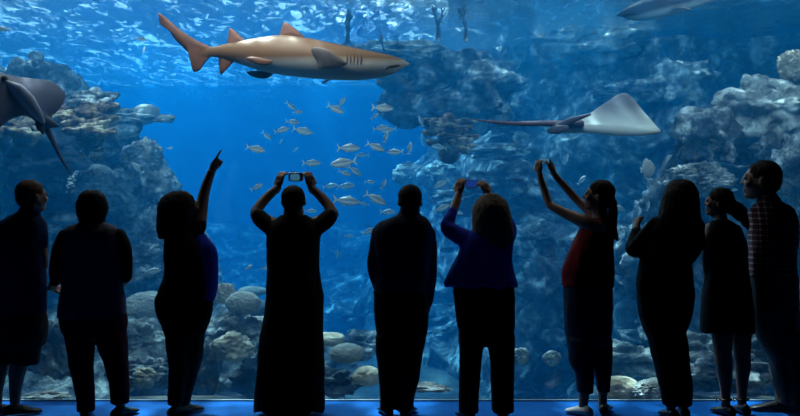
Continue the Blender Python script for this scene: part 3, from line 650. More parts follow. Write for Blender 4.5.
# --- 6: blonde woman
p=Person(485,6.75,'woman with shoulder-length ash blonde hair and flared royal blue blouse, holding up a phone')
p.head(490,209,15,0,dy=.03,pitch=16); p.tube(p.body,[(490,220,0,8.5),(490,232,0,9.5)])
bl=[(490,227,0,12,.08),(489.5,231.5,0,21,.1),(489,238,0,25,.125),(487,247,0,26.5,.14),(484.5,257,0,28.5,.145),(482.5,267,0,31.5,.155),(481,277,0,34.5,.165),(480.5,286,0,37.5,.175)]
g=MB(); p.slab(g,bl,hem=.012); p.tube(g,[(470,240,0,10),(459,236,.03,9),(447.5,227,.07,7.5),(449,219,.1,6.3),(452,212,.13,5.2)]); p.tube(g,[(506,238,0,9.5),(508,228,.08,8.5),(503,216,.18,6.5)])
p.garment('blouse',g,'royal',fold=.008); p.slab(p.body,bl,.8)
p.tube(p.body,[(468,238,0,8),(449,227,.07,5.8),(452,214,.13,5),(456,203,.18,4.6),(459,194,.22,3.8)]); p.hand(p.pt(459,194,.22),V((.12,.1,.95)),V((.5,.85,0)),1,(.6,.8,.5),1.02)
p.tube(p.body,[(506,236,0,8),(507,222,.12,6),(498,206,.24,5),(489,195,.28,3.8)]); p.hand(p.pt(489,195,.28),V((-.45,.0,.85)),V((-.5,.8,-.1)),-1,(.6,.8,.5),1.02)
g=MB(); st=[(483,278,0,30,.145),(483.5,292,0,31,.155),(485,310,0,29.8,.16),(486,328,0,28.2,.15),(486,341,0,25,.14)]; p.slab(g,st)
LL=[(472,334,0,14,.13),(471,350,0,12.3,.12),(470.3,366,0,11,.105),(469.5,385,0,10.4,.095),(468.8,412,0,10,.09)]; LR=[(500,334,0,14.3,.13),(501,350,0,13,.12),(501.8,366,0,11.8,.105),(502.3,385,0,11.2,.095),(503,412,0,11,.09)]
p.slab(g,LL); p.slab(g,LR); p.garment('trousers',g,'black_c')
for S in (st,LL,LR): p.slab(p.body,S,.84)
p.shoe(467,0,-18); p.shoe(503,0,8); g=MB(); p.hair_cap(g,full=1.02); p.slab(g,[(491,193.5,0,6,.05),(491,199,0,13.5,.09),(491,207,-.02,18,.115),(491.5,218,-.03,19.8,.12),(493,230,-.04,20.5,.11),(494.5,241,-.05,18.5,.09),(495.5,250,-.06,13,.07),(496,257,-.06,6,.04)],e=2.1); p.hair(g,'h_blond'); p.finish()
P6=p
# --- 7: ponytail woman
p=Person(590,6.9,'woman with ponytail in red sleeveless top and capri trousers, arms stretched out with phone')
p.head(598.5,196.5,16,-78,pitch=6,eyes=True); p.tube(p.body,[(601,207,0,6.8),(600,222,0,8)])
tp=[(598,218,0,8,.07),(596,224,0,14.5,.105),(595,233,0,18.5,.13),(592,245,0,20.8,.135),(589.5,258,0,23.2,.14),(588,270,0,25.6,.15),(588,279,0,25.6,.155),(588,287,0,25,.155)]
g=MB(); p.slab(g,tp,hem=.01); p.garment('sleeveless_top',g,'red'); p.slab(p.body,tp,.84)
p.tube(p.body,[(598,229,-.08,8.5),(586,222.5,-.06,7.2),(570,215.5,.0,5.8),(556,208.5,.05,4.6),(549.5,204,.08,4.2),(545,192,.11,3.8),(541,180,.13,3.4),(539.5,173,.14,3.0)])
p.hand(p.pt(539.5,173,.14),V((-.1,.1,1)),V((.6,.8,.1)),1,(.6,.9,.5),.85)
p.tube(p.body,[(600,224,.10,8),(592,214,.14,5.8),(584,206,.17,4.8),(576.5,199.5,.2,4.2),(567,189,.2,3.8),(557,178,.2,3.3),(553,172,.2,3.0)])
p.hand(p.pt(553,172,.2),V((-.35,-.1,.95)),V((-.6,.8,0)),-1,(.6,.9,.5),.85)
g=MB(); st=[(588,281,0,24.3,.145),(588,298,0,24,.155),(588,318,0,23.5,.155),(588.5,333,0,22.5,.145),(589,343,0,20,.13)]; p.slab(g,st)
LL=[(579.5,338,-.02,13,.13),(580.5,352,-.02,11.5,.12),(581,362,-.02,11.5,.11),(584,374,-.02,8.5,.09),(585,392,-.02,7.4,.08)]; LR=[(601,338,.05,11,.12),(602,352,.05,10,.11),(602.5,364,.05,9.5,.10),(603,378,.05,7.6,.085),(602.8,391,.05,6.6,.08)]
p.slab(g,LL); p.slab(g,LR); p.tube(g,[(575,352,-.02,6),(573.5,362,-.02,4)]); p.garment('capri_trousers',g,'denim')
for S in (st,LL,LR): p.slab(p.body,S,.8)
p.tube(p.body,[(585,385,-.02,6.2),(584,396,-.02,5.2),(583,409,-.02,4.4)]); p.tube(p.body,[(603,385,.05,5.6),(602.8,396,.05,4.6),(602.5,409,.05,4.2)])
p.shoe(582,-.02,-40,'white_r',ln=.24); p.shoe(605,.05,20,'leather',ln=.24)
g=MB(); p.hair_cap(g,full=1.0); p.tube(g,[(609,196,0,4),(612.5,203,0,4.5),(613,214,0,5),(612,225,0,5.2),(614,233,0,4),(617,239,0,2)]); p.hair(g,'h_dark',.008,.003); p.finish()
P7=p
# --- 8: long-haired woman
p=Person(668,6.8,'woman with long straight dark hair and black clothes, one hand raised at her chest')
p.head(681,197,16.5,-18); p.tube(p.body,[(680,208,0,8.5),(679,222,0,9.5)])
bl=[(680,214,0,13,.075),(679,219.5,0,23,.1),(677,226,0,28,.12),(674,236,0,29,.135),(670,247,0,27.5,.14),(666.5,258,0,26,.14),(665,274,0,27,.15),(665.2,288,0,28.3,.16),(666,298,0,28,.16)]
g=MB(); p.slab(g,bl); p.tube(g,[(657,225,0,9),(646,237,.03,9),(636,249,.08,8.5),(633,247,.13,8),(634.5,238,.18,6.5),(636,231,.2,5.2)]); p.tube(g,[(698,228,0,7),(698,242,.06,7),(690,258,.12,6.5)])
p.garment('long_sleeved_top',g,'black_c'); p.slab(p.body,bl,.84)
p.tube(p.body,[(635,238,.18,4.5),(637,228,.21,3.6)]); p.hand(p.pt(637,228,.21),V((.12,.3,.9)),V((.8,.5,0)),1,(.9,1.0,.6),.9)
g=MB(); q=[p.pt(636.6,230,.205)+Quaternion(V((.1,.2,.95)).normalized(),a)@V((.031,0,0)) for a in [2*math.pi*i/16 for i in range(17)]]; g.tube(q,[.008]*17,8,ends=False); g.build('wrist_watch',M['leather'],p.root)
g=MB(); st=[(665.5,293,0,28.3,.16),(665.2,308,0,27,.165),(665.2,320,0,24.5,.16),(665.3,332,0,19.5,.15),(666,340,0,17.5,.14)]; p.slab(g,st)
LL=[(659.5,330,-.02,12.5,.13),(661,345,-.02,11,.12),(663.5,362,-.02,9.5,.1),(667,380,-.02,8.8,.09),(670,395,-.02,8,.08),(671,405,-.02,7.8,.08)]; LR=[(673,330,.06,12,.13),(676,345,.06,11,.12),(678.5,362,.06,10.3,.1),(681.5,380,.06,9.5,.09),(682.8,395,.06,8.8,.085),(683,405,.06,8.6,.085)]
p.slab(g,LL); p.slab(g,LR); p.garment('trousers',g,'black_c')
for S in (st,LL,LR): p.slab(p.body,S,.84)
p.tube(p.body,[(671,400,-.02,5),(671,411,-.02,4.5)]); p.tube(p.body,[(683,400,.06,5),(683,411,.06,4.5)])
p.shoe(671,-.02,-12,ln=.25); p.shoe(684,.06,8,ln=.25)
g=MB(); p.hair_cap(g,full=1.02); p.slab(g,[(681,179.5,0,7,.06),(681,185,0,13.5,.1),(680.5,194,-.02,17.6,.12),(680,204,-.03,19.3,.125),(679.5,215,-.04,20.8,.12),(680,226,-.05,21.5,.1),(682.5,235,-.06,19.5,.08),(686,243,-.07,13,.06),(690,247,-.07,6,.03)],e=2.1); p.hair(g,'h_dark'); p.finish()

# --- 9: girl in a dark dress
p=Person(728,6.9,'girl with low messy bun in sleeveless dark knee-length dress, bare legs, looking left')
p.head(718.5,203,14.5,-72,pitch=4,eyes=True); p.tube(p.body,[(720,213,0,6.2),(721,224,0,7.5)])
dr=[(721,220,0,9,.06),(722,224,0,14,.085),(723,230,0,16,.1),(725,242,0,17.5,.115),(727,256,0,18.5,.12),(727,270,0,20.5,.13),(727,290,0,23.5,.15),(727,312,0,25.5,.165),(727,332,0,26.3,.175)]
g=MB(); p.slab(g,dr,hem=.012); p.garment('dress',g,'black_c',fold=.008); p.slab(p.body,dr[:-1],.84)
p.tube(p.body,[(711,228,0,5.8),(708,240,0,5.2),(706.5,256,0,4.7),(707,270,.02,4.3),(708.5,284,.04,3.7),(709.5,292,.06,3.1)]); p.hand(p.pt(709.5,292,.06),V((.05,.15,-1)),V((1,.1,0)),-1,(.3,.5,.4),.88)
p.tube(p.body,[(736,230,0,5.8),(743,248,.0,5),(742,266,.05,4.5),(736,280,.14,3.6)]); p.hand(p.pt(736,280,.14),V((-.3,.4,-.8)),V((0,-1,0)),1,(.4,.5,.4),.88)
p.tube(p.body,[(722,322,-.01,11),(722.5,340,-.01,10.3),(723,354,-.01,8.6),(724.3,367,-.01,8.2),(725.3,380,-.01,6.6),(725.5,393,-.01,5),(725.5,408,-.01,4.4)]); p.tube(p.body,[(740,322,.04,10.5),(741.8,340,.04,9.6),(742,354,.04,8.4),(743,367,.04,7.8),(742.3,380,.04,6.2),(742,393,.04,4.8),(742,408,.04,4.3)])
for x,d,yw in ((725.5,-.01,-20),(742.5,.04,-5)):
    s_=p.shoe(x,d,yw,ln=.24,name='sandal',h=.09); g=MB(); c=p.pt(x,399,d)
    q=[c+V((.045*math.cos(a),.045*math.sin(a),0)) for a in [2*math.pi*i/14 for i in range(15)]]; g.tube(q,[.006]*15,6,ends=False); g.tube([c+V((-.045,0,0)),c+V((-.068,.0,.012)),c+V((-.062,0,-.02))],[.006,.007,.004],6); g.build('ankle_strap',M['leather'],p.root)
g=MB(); p.hair_cap(g,full=1.03); q=p.pt(740,213,-.02); g.ball(q,(.055,.05,.055)); p.tube(g,[(729,205,-.01,8),(737,210,-.02,7.5)]); p.tube(g,[(742,216,-.02,5),(746,224,-.02,3.5),(748,229,-.02,1.5)]); p.hair(g,'h_dark',.008,.008); p.finish()

# --- 10: man in checked shirt
p=Person(778,7.02,'tall man in dark checked shirt and grey trousers at far right, face turned left')
p.head(761,181,20,-72,pitch=3,eyes=True,wide=.95); p.tube(p.body,[(766,193,0,9),(769,208,0,10)])
sh=[(769,201,0,12,.075),(771,206,0,18,.095),(773,213,0,22,.12),(773.3,224,0,24,.135),(773,240,0,24,.14),(772.3,258,0,23.5,.14),(772.3,276,0,23.7,.145)]
g=MB(); p.slab(g,sh); p.tube(g,[(788,214,0,8),(791,228,0,7.5),(791.5,243,0,7),(790,262,.02,6.5),(788.5,275,.06,5.6)]); p.tube(g,[(757,214,.0,8),(754.5,230,.02,7),(755,250,.04,6.5),(756,266,.08,5.6)]); p.tube(g,[(768,198,-.01,10),(770,203,0,12)])
p.garment('checked_shirt',g,'plaid'); p.slab(p.body,sh,.84)
p.tube(p.body,[(788.5,275,.06,4.6),(787,286,.12,3.7)]); p.hand(p.pt(787,286,.12),V((-.1,.4,-.9)),V((-1,0,0)),-1,(.4,.5,.4)); p.tube(p.body,[(756,266,.08,4.6),(758,280,.14,3.7)]); p.hand(p.pt(758,280,.14),V((.1,.4,-.9)),V((1,0,0)),1,(.4,.5,.4))
g=MB(); st=[(773.3,272,0,23,.14),(773.8,288,0,22.8,.15),(774.5,305,0,22.6,.15),(775.5,322,0,22.2,.15),(777,334,0,20.5,.14),(778,342,0,18,.13)]; p.slab(g,st)
LL=[(769,332,0,12,.13),(773,346,0,10.5,.12),(779,360,0,8.5,.11),(780,372,0,8.8,.1),(780.5,380,0,8.2,.1),(784,392,0,8.0,.09),(785,403,0,8.8,.09)]; LR=[(787,332,-.05,11.5,.13),(790,346,-.05,11,.12),(793,362,-.05,10.5,.11),(795.5,378,-.05,9.8,.1),(797,392,-.05,9.5,.09),(797,406,-.05,9.5,.09)]
p.slab(g,LL); p.slab(g,LR); p.garment('trousers',g,'khaki',fold=.01)
for S in (st,LL,LR): p.slab(p.body,S,.84)
p.shoe(775,.02,-80,ln=.30); p.shoe(795,-.05,-40,ln=.30)
g=MB(); p.hair_cap(g,full=.99); p.hair(g,'h_dark',fold=.003); p.finish()

# ------------------------------------------------------------------ held things
M['device']=mat('device_black',(.02,.02,.022),.35,.5); M['silver']=mat('silver_body',(.55,.56,.58),.3,.5,.6)
M['screen']=mat('screen_glow',(.02,.05,.1),.2,.5); b=M['screen'].node_tree.nodes['Principled BSDF']; b.inputs['Emission Color'].default_value=(.03,.14,.75,1); b.inputs['Emission Strength'].default_value=.55
M['screen2']=mat('camera_screen_glow',(.1,.2,.3),.2,.5); b=M['screen2'].node_tree.nodes['Principled BSDF']; b.inputs['Emission Color'].default_value=(.12,.5,.85,1); b.inputs['Emission Strength'].default_value=.5
def rbox(mb,c,ax,ay,az,r,m=0):
    """rounded slab: half extents along the axes ax, ay, az (vectors)"""
    rings=[]; X=ax.length; Z=az.length; ux=ax.normalized(); uz=az.normalized()
    for t,sc_ in ((-1,.9),(-.8,1),(.8,1),(1,.9)):
        rg=[]
        for j in range(24):
            th=2*math.pi*j/24; ct,st=math.cos(th),math.sin(th); f=(abs(ct)**7+abs(st)**7)**(-1/7)
            rg.append(c+ay*t+ux*X*ct*f*sc_+uz*Z*st*f*sc_)
        rings.append(rg)
    mb.rings(rings,m)
c=at(296,177,7.12); t=root('compact_camera',c); tag(t,'silver compact camera with lit screen held up by the person in long black dress','camera')
g=MB(); rbox(g,c,V((.056,0,0)),V((0,.014,0)),V((0,0,.034)),.01); g.build('camera_body',M['silver'],t)
g=MB(); rbox(g,c+V((-.006,-.0155,-.002)),V((.036,0,0)),V((0,.002,0)),V((0,0,.024)),.01); g.build('screen',M['screen2'],t)
g=MB(); g.tube([c+V((.01,.014,0)),c+V((.01,.042,0))],[.024,.02],20); g.build('lens',M['device'],t)
g=MB(); g.tube([c+V((-.035,0,.032)),c+V((-.035,0,.040))],[.008,.007],12); g.build('shutter_button',M['device'],t)
def phone(c,ax,az,label,scr,w=.062,h=.033):
    t=root('smartphone',c); tag(t,label,'phone'); ax=ax.normalized(); az=(az-ax*az.dot(ax)).normalized(); ay=az.cross(ax)
    if ay.y<0: ay=-ay
    g=MB(); rbox(g,c,ax*w,ay*.005,az*h,.004); g.build('phone_case',M['device'],t)
    g=MB(); rbox(g,c-ay*.0062,ax*w*.88,ay*.0012,az*h*.88,.004); g.build('screen',M[scr],t)
    g=MB(); g.ball(c+ay*.006+ax*w*.75+az*h*.6,(.007,.004,.007)); g.build('camera_lens',M['silver'],t)
phone(at(472,184,7.08),V((1,0,.05)),V((0,.15,1)),'phone with glowing blue screen held up by the blonde woman','screen',.05,.032)
phone(at(545,161,7.12),V((-.55,.8,.1)),V((0,.1,1)),'thin phone seen edge-on between the raised hands of the ponytail woman','screen2',.06,.022)

# ------------------------------------------------------------------ sharks
def counter(name,back,belly,lo,hi,rough=.45,spec=.4,axis='Z',marks=.25,scale=6,bump=.1):
    """countershaded skin: the pigment itself is darker on the back"""
    m=mat(name,back,rough,spec); b=m.node_tree.nodes['Principled BSDF']; tc=N(m,'ShaderNodeTexCoord'); sp=N(m,'ShaderNodeSeparateXYZ'); L(m,tc.outputs['Object'],sp.inputs[0])
    nz=N(m,'ShaderNodeTexNoise',Scale=scale,Detail=5); L(m,tc.outputs['Object'],nz.inputs['Vector'])
    mr=N(m,'ShaderNodeMapRange'); mr.inputs['From Min'].default_value=lo; mr.inputs['From Max'].default_value=hi; L(m,sp.outputs[axis],mr.inputs['Value'])
    ms=N(m,'ShaderNodeMath',operation='MULTIPLY_ADD'); ms.inputs[1].default_value=marks; ms.inputs[2].default_value=-marks*.5; L(m,nz.outputs['Fac'],ms.inputs[0])
    ad=N(m,'ShaderNodeMath',operation='ADD'); L(m,mr.outputs[0],ad.inputs[0]); L(m,ms.outputs[0],ad.inputs[1])
    rp=N(m,'ShaderNodeValToRGB'); e=rp.color_ramp.elements; e[0].color=(*belly,1); e[1].color=(*back,1); e[0].position=.25; e[1].position=.75; L(m,ad.outputs[0],rp.inputs[0]); L(m,rp.outputs[0],b.inputs['Base Color'])
    bp=N(m,'ShaderNodeBump',Strength=bump,Distance=.01); L(m,nz.outputs['Fac'],bp.inputs['Height']); L(m,bp.outputs[0],b.inputs['Normal']); return m
M['shark']=counter('shark_skin',(.15,.078,.032),(.46,.45,.42),-.12,.02,.5,.35,marks=.35,scale=4)
M['shark_fin']=noisy('shark_fin',[(.11,.05,.03),(.20,.09,.055)],5,.5,.1,.005)
M['fin_dark']=mat('dark_fin',(.05,.05,.06),.5,.3)
M['mouth']=mat('mouth_dark',(.02,.015,.015),.5)
def crom(T,sub=4):
    out=[]; n=len(T)
    for i in range(n-1):
        q=[T[max(i-1,0)],T[i],T[i+1],T[min(i+2,n-1)]]
        for k in range(sub):
            t=k/sub; out.append(tuple(.5*(2*q[1][c]+(q[2][c]-q[0][c])*t+(2*q[0][c]-5*q[1][c]+4*q[2][c]-q[3][c])*t*t+(3*q[1][c]-q[0][c]-3*q[2][c]+q[3][c])*t**3) for c in range(len(T[0]))))
    out.append(T[-1]); return out
def fin(mb,pts,th,M4,curve=0.0):
    """swept blade: outline pts (x,z), thickness th in the middle, placed by the matrix M4; curve bends it sideways"""
    P=crom([tuple(p) for p in pts]+[tuple(pts[0])],3)[:-1]; cx=sum(p[0] for p in P)/len(P); cz=sum(p[1] for p in P)/len(P); vs=[]; n=len(P)
    for s,y in ((1,0),(.93,.35),(.6,.9)):
        for sg in ((1,-1) if s<1 else (1,)):
            for p in P:
                x=cx+(p[0]-cx)*s; z=cz+(p[1]-cz)*s; vs.append(M4@Vector((x,sg*y*th*.5+curve*(z*z+0*x),z)))
    # order: edge, +a, -a, +b, -b
    E,A,A2,B,B2=[list(range(k*n,(k+1)*n)) for k in range(5)]; fs=[]
    for j in range(n):
        k=(j+1)%n
        fs+=[(E[j],E[k],A[k],A[j]),(A[j],A[k],B[k],B[j]),(E[k],E[j],A2[j],A2[k]),(A2[k],A2[j],B2[j],B2[k])]
    vs.append(M4@Vector((cx,th*.5+curve*cz*cz,cz))); vs.append(M4@Vector((cx,-th*.5+curve*cz*cz,cz))); c=len(vs)-2
    for j in range(n):
        k=(j+1)%n; fs+=[(B[j],B[k],c),(B2[k],B2[j],c+1)]
    mb.add(vs,fs)
U=8.7/F   # metres per pixel at the big shark
def S2(px,py): return ((px-290)*U,(57-py)*U)     # local x (forward), z
def make_shark(label,loc,rot,scale,skin='shark',finm='shark_fin'):
    t=empty('shark',(0,0,0)); tag(t,label,'shark')
    T=[(409.5,63.2,64.2,.2),(405,60.6,67,.55),(399,58,70.5,.8),(391,55.4,75,.95),(381,53.2,77.4,1.05),(370,51,79.2,1.1),(356,48.2,80.2,1.1),(340,44.8,80,1.08),(325,41.6,79.2,1.05),(310,38.6,78.2,1.0),(295,36.4,76.6,.98),(280,35.3,74.6,.93),(265,36.8,71.8,.88),(250,39.2,67.6,.82),(236,41.8,62.8,.78),(224,44.2,59.4,.72),(214,46.6,57.0,.62),(206,46.2,57.6,.42),(199,43,60,.22)]
    q=MB(); rings=[]
    for x,a,b,w in crom(T,4):
        X,za=S2(x,a); _,zb=S2(x,b); h=(za-zb)/2; zc=(za+zb)/2; W=h*w; rg=[]
        yb=.10*math.sin((x-409)/200*math.pi*.9)*0
        for j in range(28):
            th=2*math.pi*j/28; rg.append((X,yb+W*math.cos(th),zc+h*math.sin(th)))
        rings.append(rg)
    q.rings(rings); q.build('body',M[skin],t)
    I=Matrix.Identity(4)
    def F2(name,pts,th,m=I,mt=None,curve=0):
        g=MB(); fin(g,[S2(*p) for p in pts] if m is I else pts,th,m,curve); g.build(name,M[mt or finm],t)
    F2('tail_fin',[(158,12),(166,17.5),(176,26.5),(187,34.5),(199,41.5),(211,46.8),(217,50),(214,55),(209,58.5),(204,64),(200,70),(193.5,72),(192,65),(191,56),(183,47.5),(174,38.5),(168,28.5),(166,25),(163,24.8),(160,24)],.05)
    F2('dorsal_fin',[(279,37.5),(281,30),(284,22.3),(289,24),(296,29),(302,34.5),(304,38),(292,39)],.05)
    F2('second_dorsal_fin',[(226.5,47),(228,38),(229.5,28.2),(235,31),(244,39.2),(247,42.5),(236,46)],.04)
    F2('anal_fin',[(218.5,57),(219,66),(220.5,74.3),(226,70),(234,61.5),(236,57),(226,54)],.04)
    # near pectoral, swept back and raised towards the viewer; far one hangs below
    for sd in (-1,1):
        M4=Matrix.Translation(Vector((S2(333,0)[0],sd*.15,S2(0,70)[1])))@Matrix.Rotation(R(-62 if sd<0 else 118-0),4,'X')
        if sd<0:
            g=MB(); o=[S2(*p) for p in ((349,67),(340,60.5),(330,54.5),(320,51.8),(314,53),(315,59),(319,65),(321,71.5),(330,71.5),(342,70.5))]
            M4=Matrix.Translation(Vector((0,-.17,0)))@Matrix.Rotation(R(0),4,'X')
            vs0=len(g.v); fin(g,o,.035,Matrix.Identity(4))
            bx,bz=S2(336,69)
            def lift(v):
                d=max(0,(v[2]-bz)); return (v[0],v[1]-.20-d*.35,v[2])
            g.v=[lift(v) for v in g.v]; g.build('pectoral_fin',M['fin_dark'] if skin!='shark' else M['pect'],t)
        else:
            g=MB(); o=[S2(*p) for p in ((345,74),(334,76),(326,79),(320,82),(322,79),(328,75),(334,72))]; fin(g,o,.03,Matrix.Translation(Vector((0,.16,0)))); g.build('pectoral_fin',M[finm],t)
    g=MB(); o=[S2(*p) for p in ((276,63.5),(266,61),(257,59.5),(249,60.5),(254,64.5),(262,67.5),(271,67.5))]; fin(g,o,.03,Matrix.Translation(Vector((0,-.16,0)))); g.build('pelvic_fin',M[finm],t)
    g=MB(); o=[S2(*p) for p in ((273,72),(264,70.5),(254,69.5),(245.5,71),(250,75),(259,77.5),(268,77))]; fin(g,o,.03,Matrix.Translation(Vector((0,.06,0)))); g.build('pelvic_fin',M['fin_dark'],t)
    # eye, mouth, gill slits
    for sd in (-1,1):
        X,Z=S2(384,60.5); g=MB(); g.ball((X,sd*.073,Z),(.013,.010,.013),12,8); g.build('eye',M['mouth'],t)
    CT=crom(T,6)
    def sy(px,py):
        r_=min(CT,key=lambda c:abs(c[0]-px)); h=(r_[2]-r_[1])/2; zc=(r_[2]+r_[1])/2; return h*r_[3]*math.sqrt(max(0.02,1-((py-zc)/h)**2))*U
    for sd in (-1,1):
        q=MB(); q.tube([Vector((S2(x,y)[0],sd*(sy(x,y)-.004),S2(x,y)[1])) for x,y in ((400,66),(397,66.6),(393.5,67.4),(390,68.2),(387,69.4),(385.5,70.8))],[.006,.011,.013,.012,.009,.005],10); q.build('mouth',M['mouth'],t)
    for k in range(5):
        for sd in (-1,1):
            q=MB(); pp=[]
            for j in range(6):
                gx=361-k*3.4+.8*math.sin(j*.6); gy=55.5+j*2.4; x0,z0=S2(gx,gy); pp.append(Vector((x0,sd*(sy(gx,gy)+.001),z0)))
            q.tube(pp,[.002,.0045,.006,.006,.0045,.002],6); q.build('gill_slit',M['gill'],t)
    t.location=loc; t.rotation_euler=rot; t.scale=(scale,)*3; return t
M['gill']=mat('gill_slit',(.10,.055,.045),.7)
M['pect']=counter('pectoral_skin',(.10,.08,.075),(.42,.40,.38),-.62,-.1,axis='X',marks=.1)
M['pect']=noisy('pectoral_skin',[(.09,.07,.065),(.22,.20,.19)],4,.5,.05)
make_shark('big bronze-brown shark with pale belly and pointed snout swimming to the right',at(290,57,8.7),(0,0,0),1.0)
M['shark_grey']=counter('grey_shark_skin',(.03,.045,.08),(.30,.38,.40),-.19,-.08); M['greyfin']=mat('grey_fin',(.10,.10,.12),.5)
tip=at(617,15,11.5); s_=1.02; ry=R(-14); 
yaw=R(180); 
Q=Quaternion((0,0,1),yaw)@Quaternion((0,1,0),R(13)); nose=Q@Vector((S2(409.5,63.5)[0]*s_,0,S2(409.5,63.5)[1]*s_))
make_shark('dark grey shark cropped by the top edge over the right reef',tip-nose,Q.to_euler(),s_,'shark_grey','greyfin')

# ------------------------------------------------------------------ rays
def ray(label,name,spine,left,right,th,m,tail,mtail,extra=None,Y0=None,eyes=None,org=None):
    """spine, left, right: matching lists of world points from tail root to snout; wings span from spine to edges"""
    t=root(name,org); tag(t,label,'ray')
    n=len(spine); S=crom([tuple(p) for p in spine],5); Lf=crom([tuple(p) for p in left],5); Rt=crom([tuple(p) for p in right],5); K=len(S); W=18
    top=[];bot=[]
    for i in range(K):
        s=Vector(S[i]); a=Vector(Lf[i]); b=Vector(Rt[i]); e=math.sin(math.pi*min(1,max(0,(i+.6)/(K+.2))))**.6
        prof=[]
        for j in range(-W,W+1):
            v=abs(j)/W; E=a if j<0 else b; p=s.lerp(E,v)
            prof.append((p,v))
        rowT=[];rowB=[]
        for idx,(p,v) in enumerate(prof):
            # local normal from the wing's cross-section and the spine
            tn=Vector(S[min(i+1,K-1)])-Vector(S[max(i-1,0)]); sd=(b-s) if idx>W else (s-a) if idx<W else (b-a)
            nn=tn.cross(sd); nn=nn.normalized() if nn.length>1e-9 else Vector((0,0,1))
            if nn.z<0 and False: nn=-nn
            h=th*e*((1-v)**1.3*.85+.10*(1-v**6)+.01)
            camber=0
            rowT.append(p+nn*h); rowB.append(p-nn*h*.6)
        top.append(rowT); bot.append(rowB)
    C=2*W+1; q=MB(); vs=[v for r_ in top for v in r_]+[v for r_ in bot for v in r_]; fs=[]; off=K*C; mi=[]
    for i in range(K-1):
        for j in range(C-1):
            a=i*C+j; fs.append((a,a+1,a+C+1,a+C)); fs.append((off+a,off+a+C,off+a+C+1,off+a+1))
    for i in range(K-1):
        a=i*C; fs.append((a,a+C,off+a+C,off+a)); a=i*C+C-1; fs.append((a,off+a,off+a+C,a+C))
    for j in range(C-1):
        a=j; fs.append((a,off+a,off+a+1,a+1)); a=(K-1)*C+j; fs.append((a,a+1,off+a+1,off+a))
    q.add(vs,fs); q.build('body',m,t)
    q=MB(); P=crom([tuple(p) for p,_ in tail],4); rr=[x[0] for x in crom([(r_,) for _,r_ in tail],4)]; q.tube([Vector(p) for p in P],[max(.002,x) for x in rr],12); q.build('tail',mtail,t)
    if eyes:
        for e_ in eyes: q=MB(); q.ball(e_,.028,12,8); q.build('eye',M['mouth'],t)
    if extra:
        for nm,mb,mm in extra: mb.build(nm,mm,t)
    return t
# right ray: seen from below and behind, near wing lifted
M['ray_belly']=noisy('pale_ray_skin',[(.40,.46,.46),(.62,.68,.66)],2.2,.6,.08)
# the wing margin and tip carry mottled grey pigment
m=M['ray_belly']; b=m.node_tree.nodes['Principled BSDF']; tc=N(m,'ShaderNodeTexCoord'); sp=N(m,'ShaderNodeSeparateXYZ'); L(m,tc.outputs['Object'],sp.inputs[0])
nz=N(m,'ShaderNodeTexNoise',Scale=5,Detail=4); L(m,tc.outputs['Object'],nz.inputs['Vector'])
mr=N(m,'ShaderNodeMapRange'); mr.inputs['From Min'].default_value=.02; mr.inputs['From Max'].default_value=.30; L(m,sp.outputs['Z'],mr.inputs['Value'])
ma=N(m,'ShaderNodeMath',operation='MULTIPLY_ADD'); ma.inputs[1].default_value=.5; ma.inputs[2].default_value=-.25; L(m,nz.outputs['Fac'],ma.inputs[0]); a2=N(m,'ShaderNodeMath',operation='ADD',use_clamp=True); L(m,mr.outputs[0],a2.inputs[0]); L(m,ma.outputs[0],a2.inputs[1])
mc=N(m,'ShaderNodeMix',data_type='RGBA'); L(m,a2.outputs[0],mc.inputs[0]); mc.inputs[6].default_value=(.60,.68,.66,1); mc.inputs[7].default_value=(.14,.15,.19,1); L(m,mc.outputs[2],b.inputs['Base Color'])
M['ray_top']=noisy('ray_back',[(.05,.06,.10),(.10,.11,.16)],3,.5,.1); M['ray_tail']=mat('ray_tail',(.10,.07,.10),.5)
Yr=9.3; A=lambda x,y,d=0: at(x,y,Yr+d)
spine=[A(548,130.5),A(562,129,.02),A(580,128.5,.05),A(600,130,.08),A(622,132,.1),A(643,132.5,.1),A(661,131.5,.1)]
near=[A(549,128.5,.0),A(566,124,.1),A(585,116.5,.2),A(605,103,.35),A(626,93,.5),A(645,113,.35),A(660.5,130.5,.12)]
far=[A(549,131.5,.03),A(566,131.2,.3),A(585,131,.5),A(603,130,.8),A(622,129,1.0),A(645,130.5,.5),A(660.5,131.5,.14)]
g=MB(); g.tube([A(548,130.5),A(556,127,-.03),A(572,120,-.08),A(590,114.5,-.14)],[.012,.03,.03,.012],12,.5)
g2=MB(); g2.tube([A(550,131),A(558,129.5,-.05),A(566,128,-.08)],[.03,.045,.03],12,.35)
ray('large ray with pale underside and long thin tail, one wing raised, gliding to the right','ray',spine,near,far,.085,M['ray_belly'],
    [(A(580,124),.045),(A(560,124),.036),(A(545,123.5),.03),(A(525,123.8),.026),(A(505,123),.02),(A(488,121.5),.013),(A(472,119.3),.004)],M['ray_tail'],
    extra=[('back_ridge',g,M['ray_top']),('pelvic_fin',g2,M['ray_top'])],org=A(600,131))
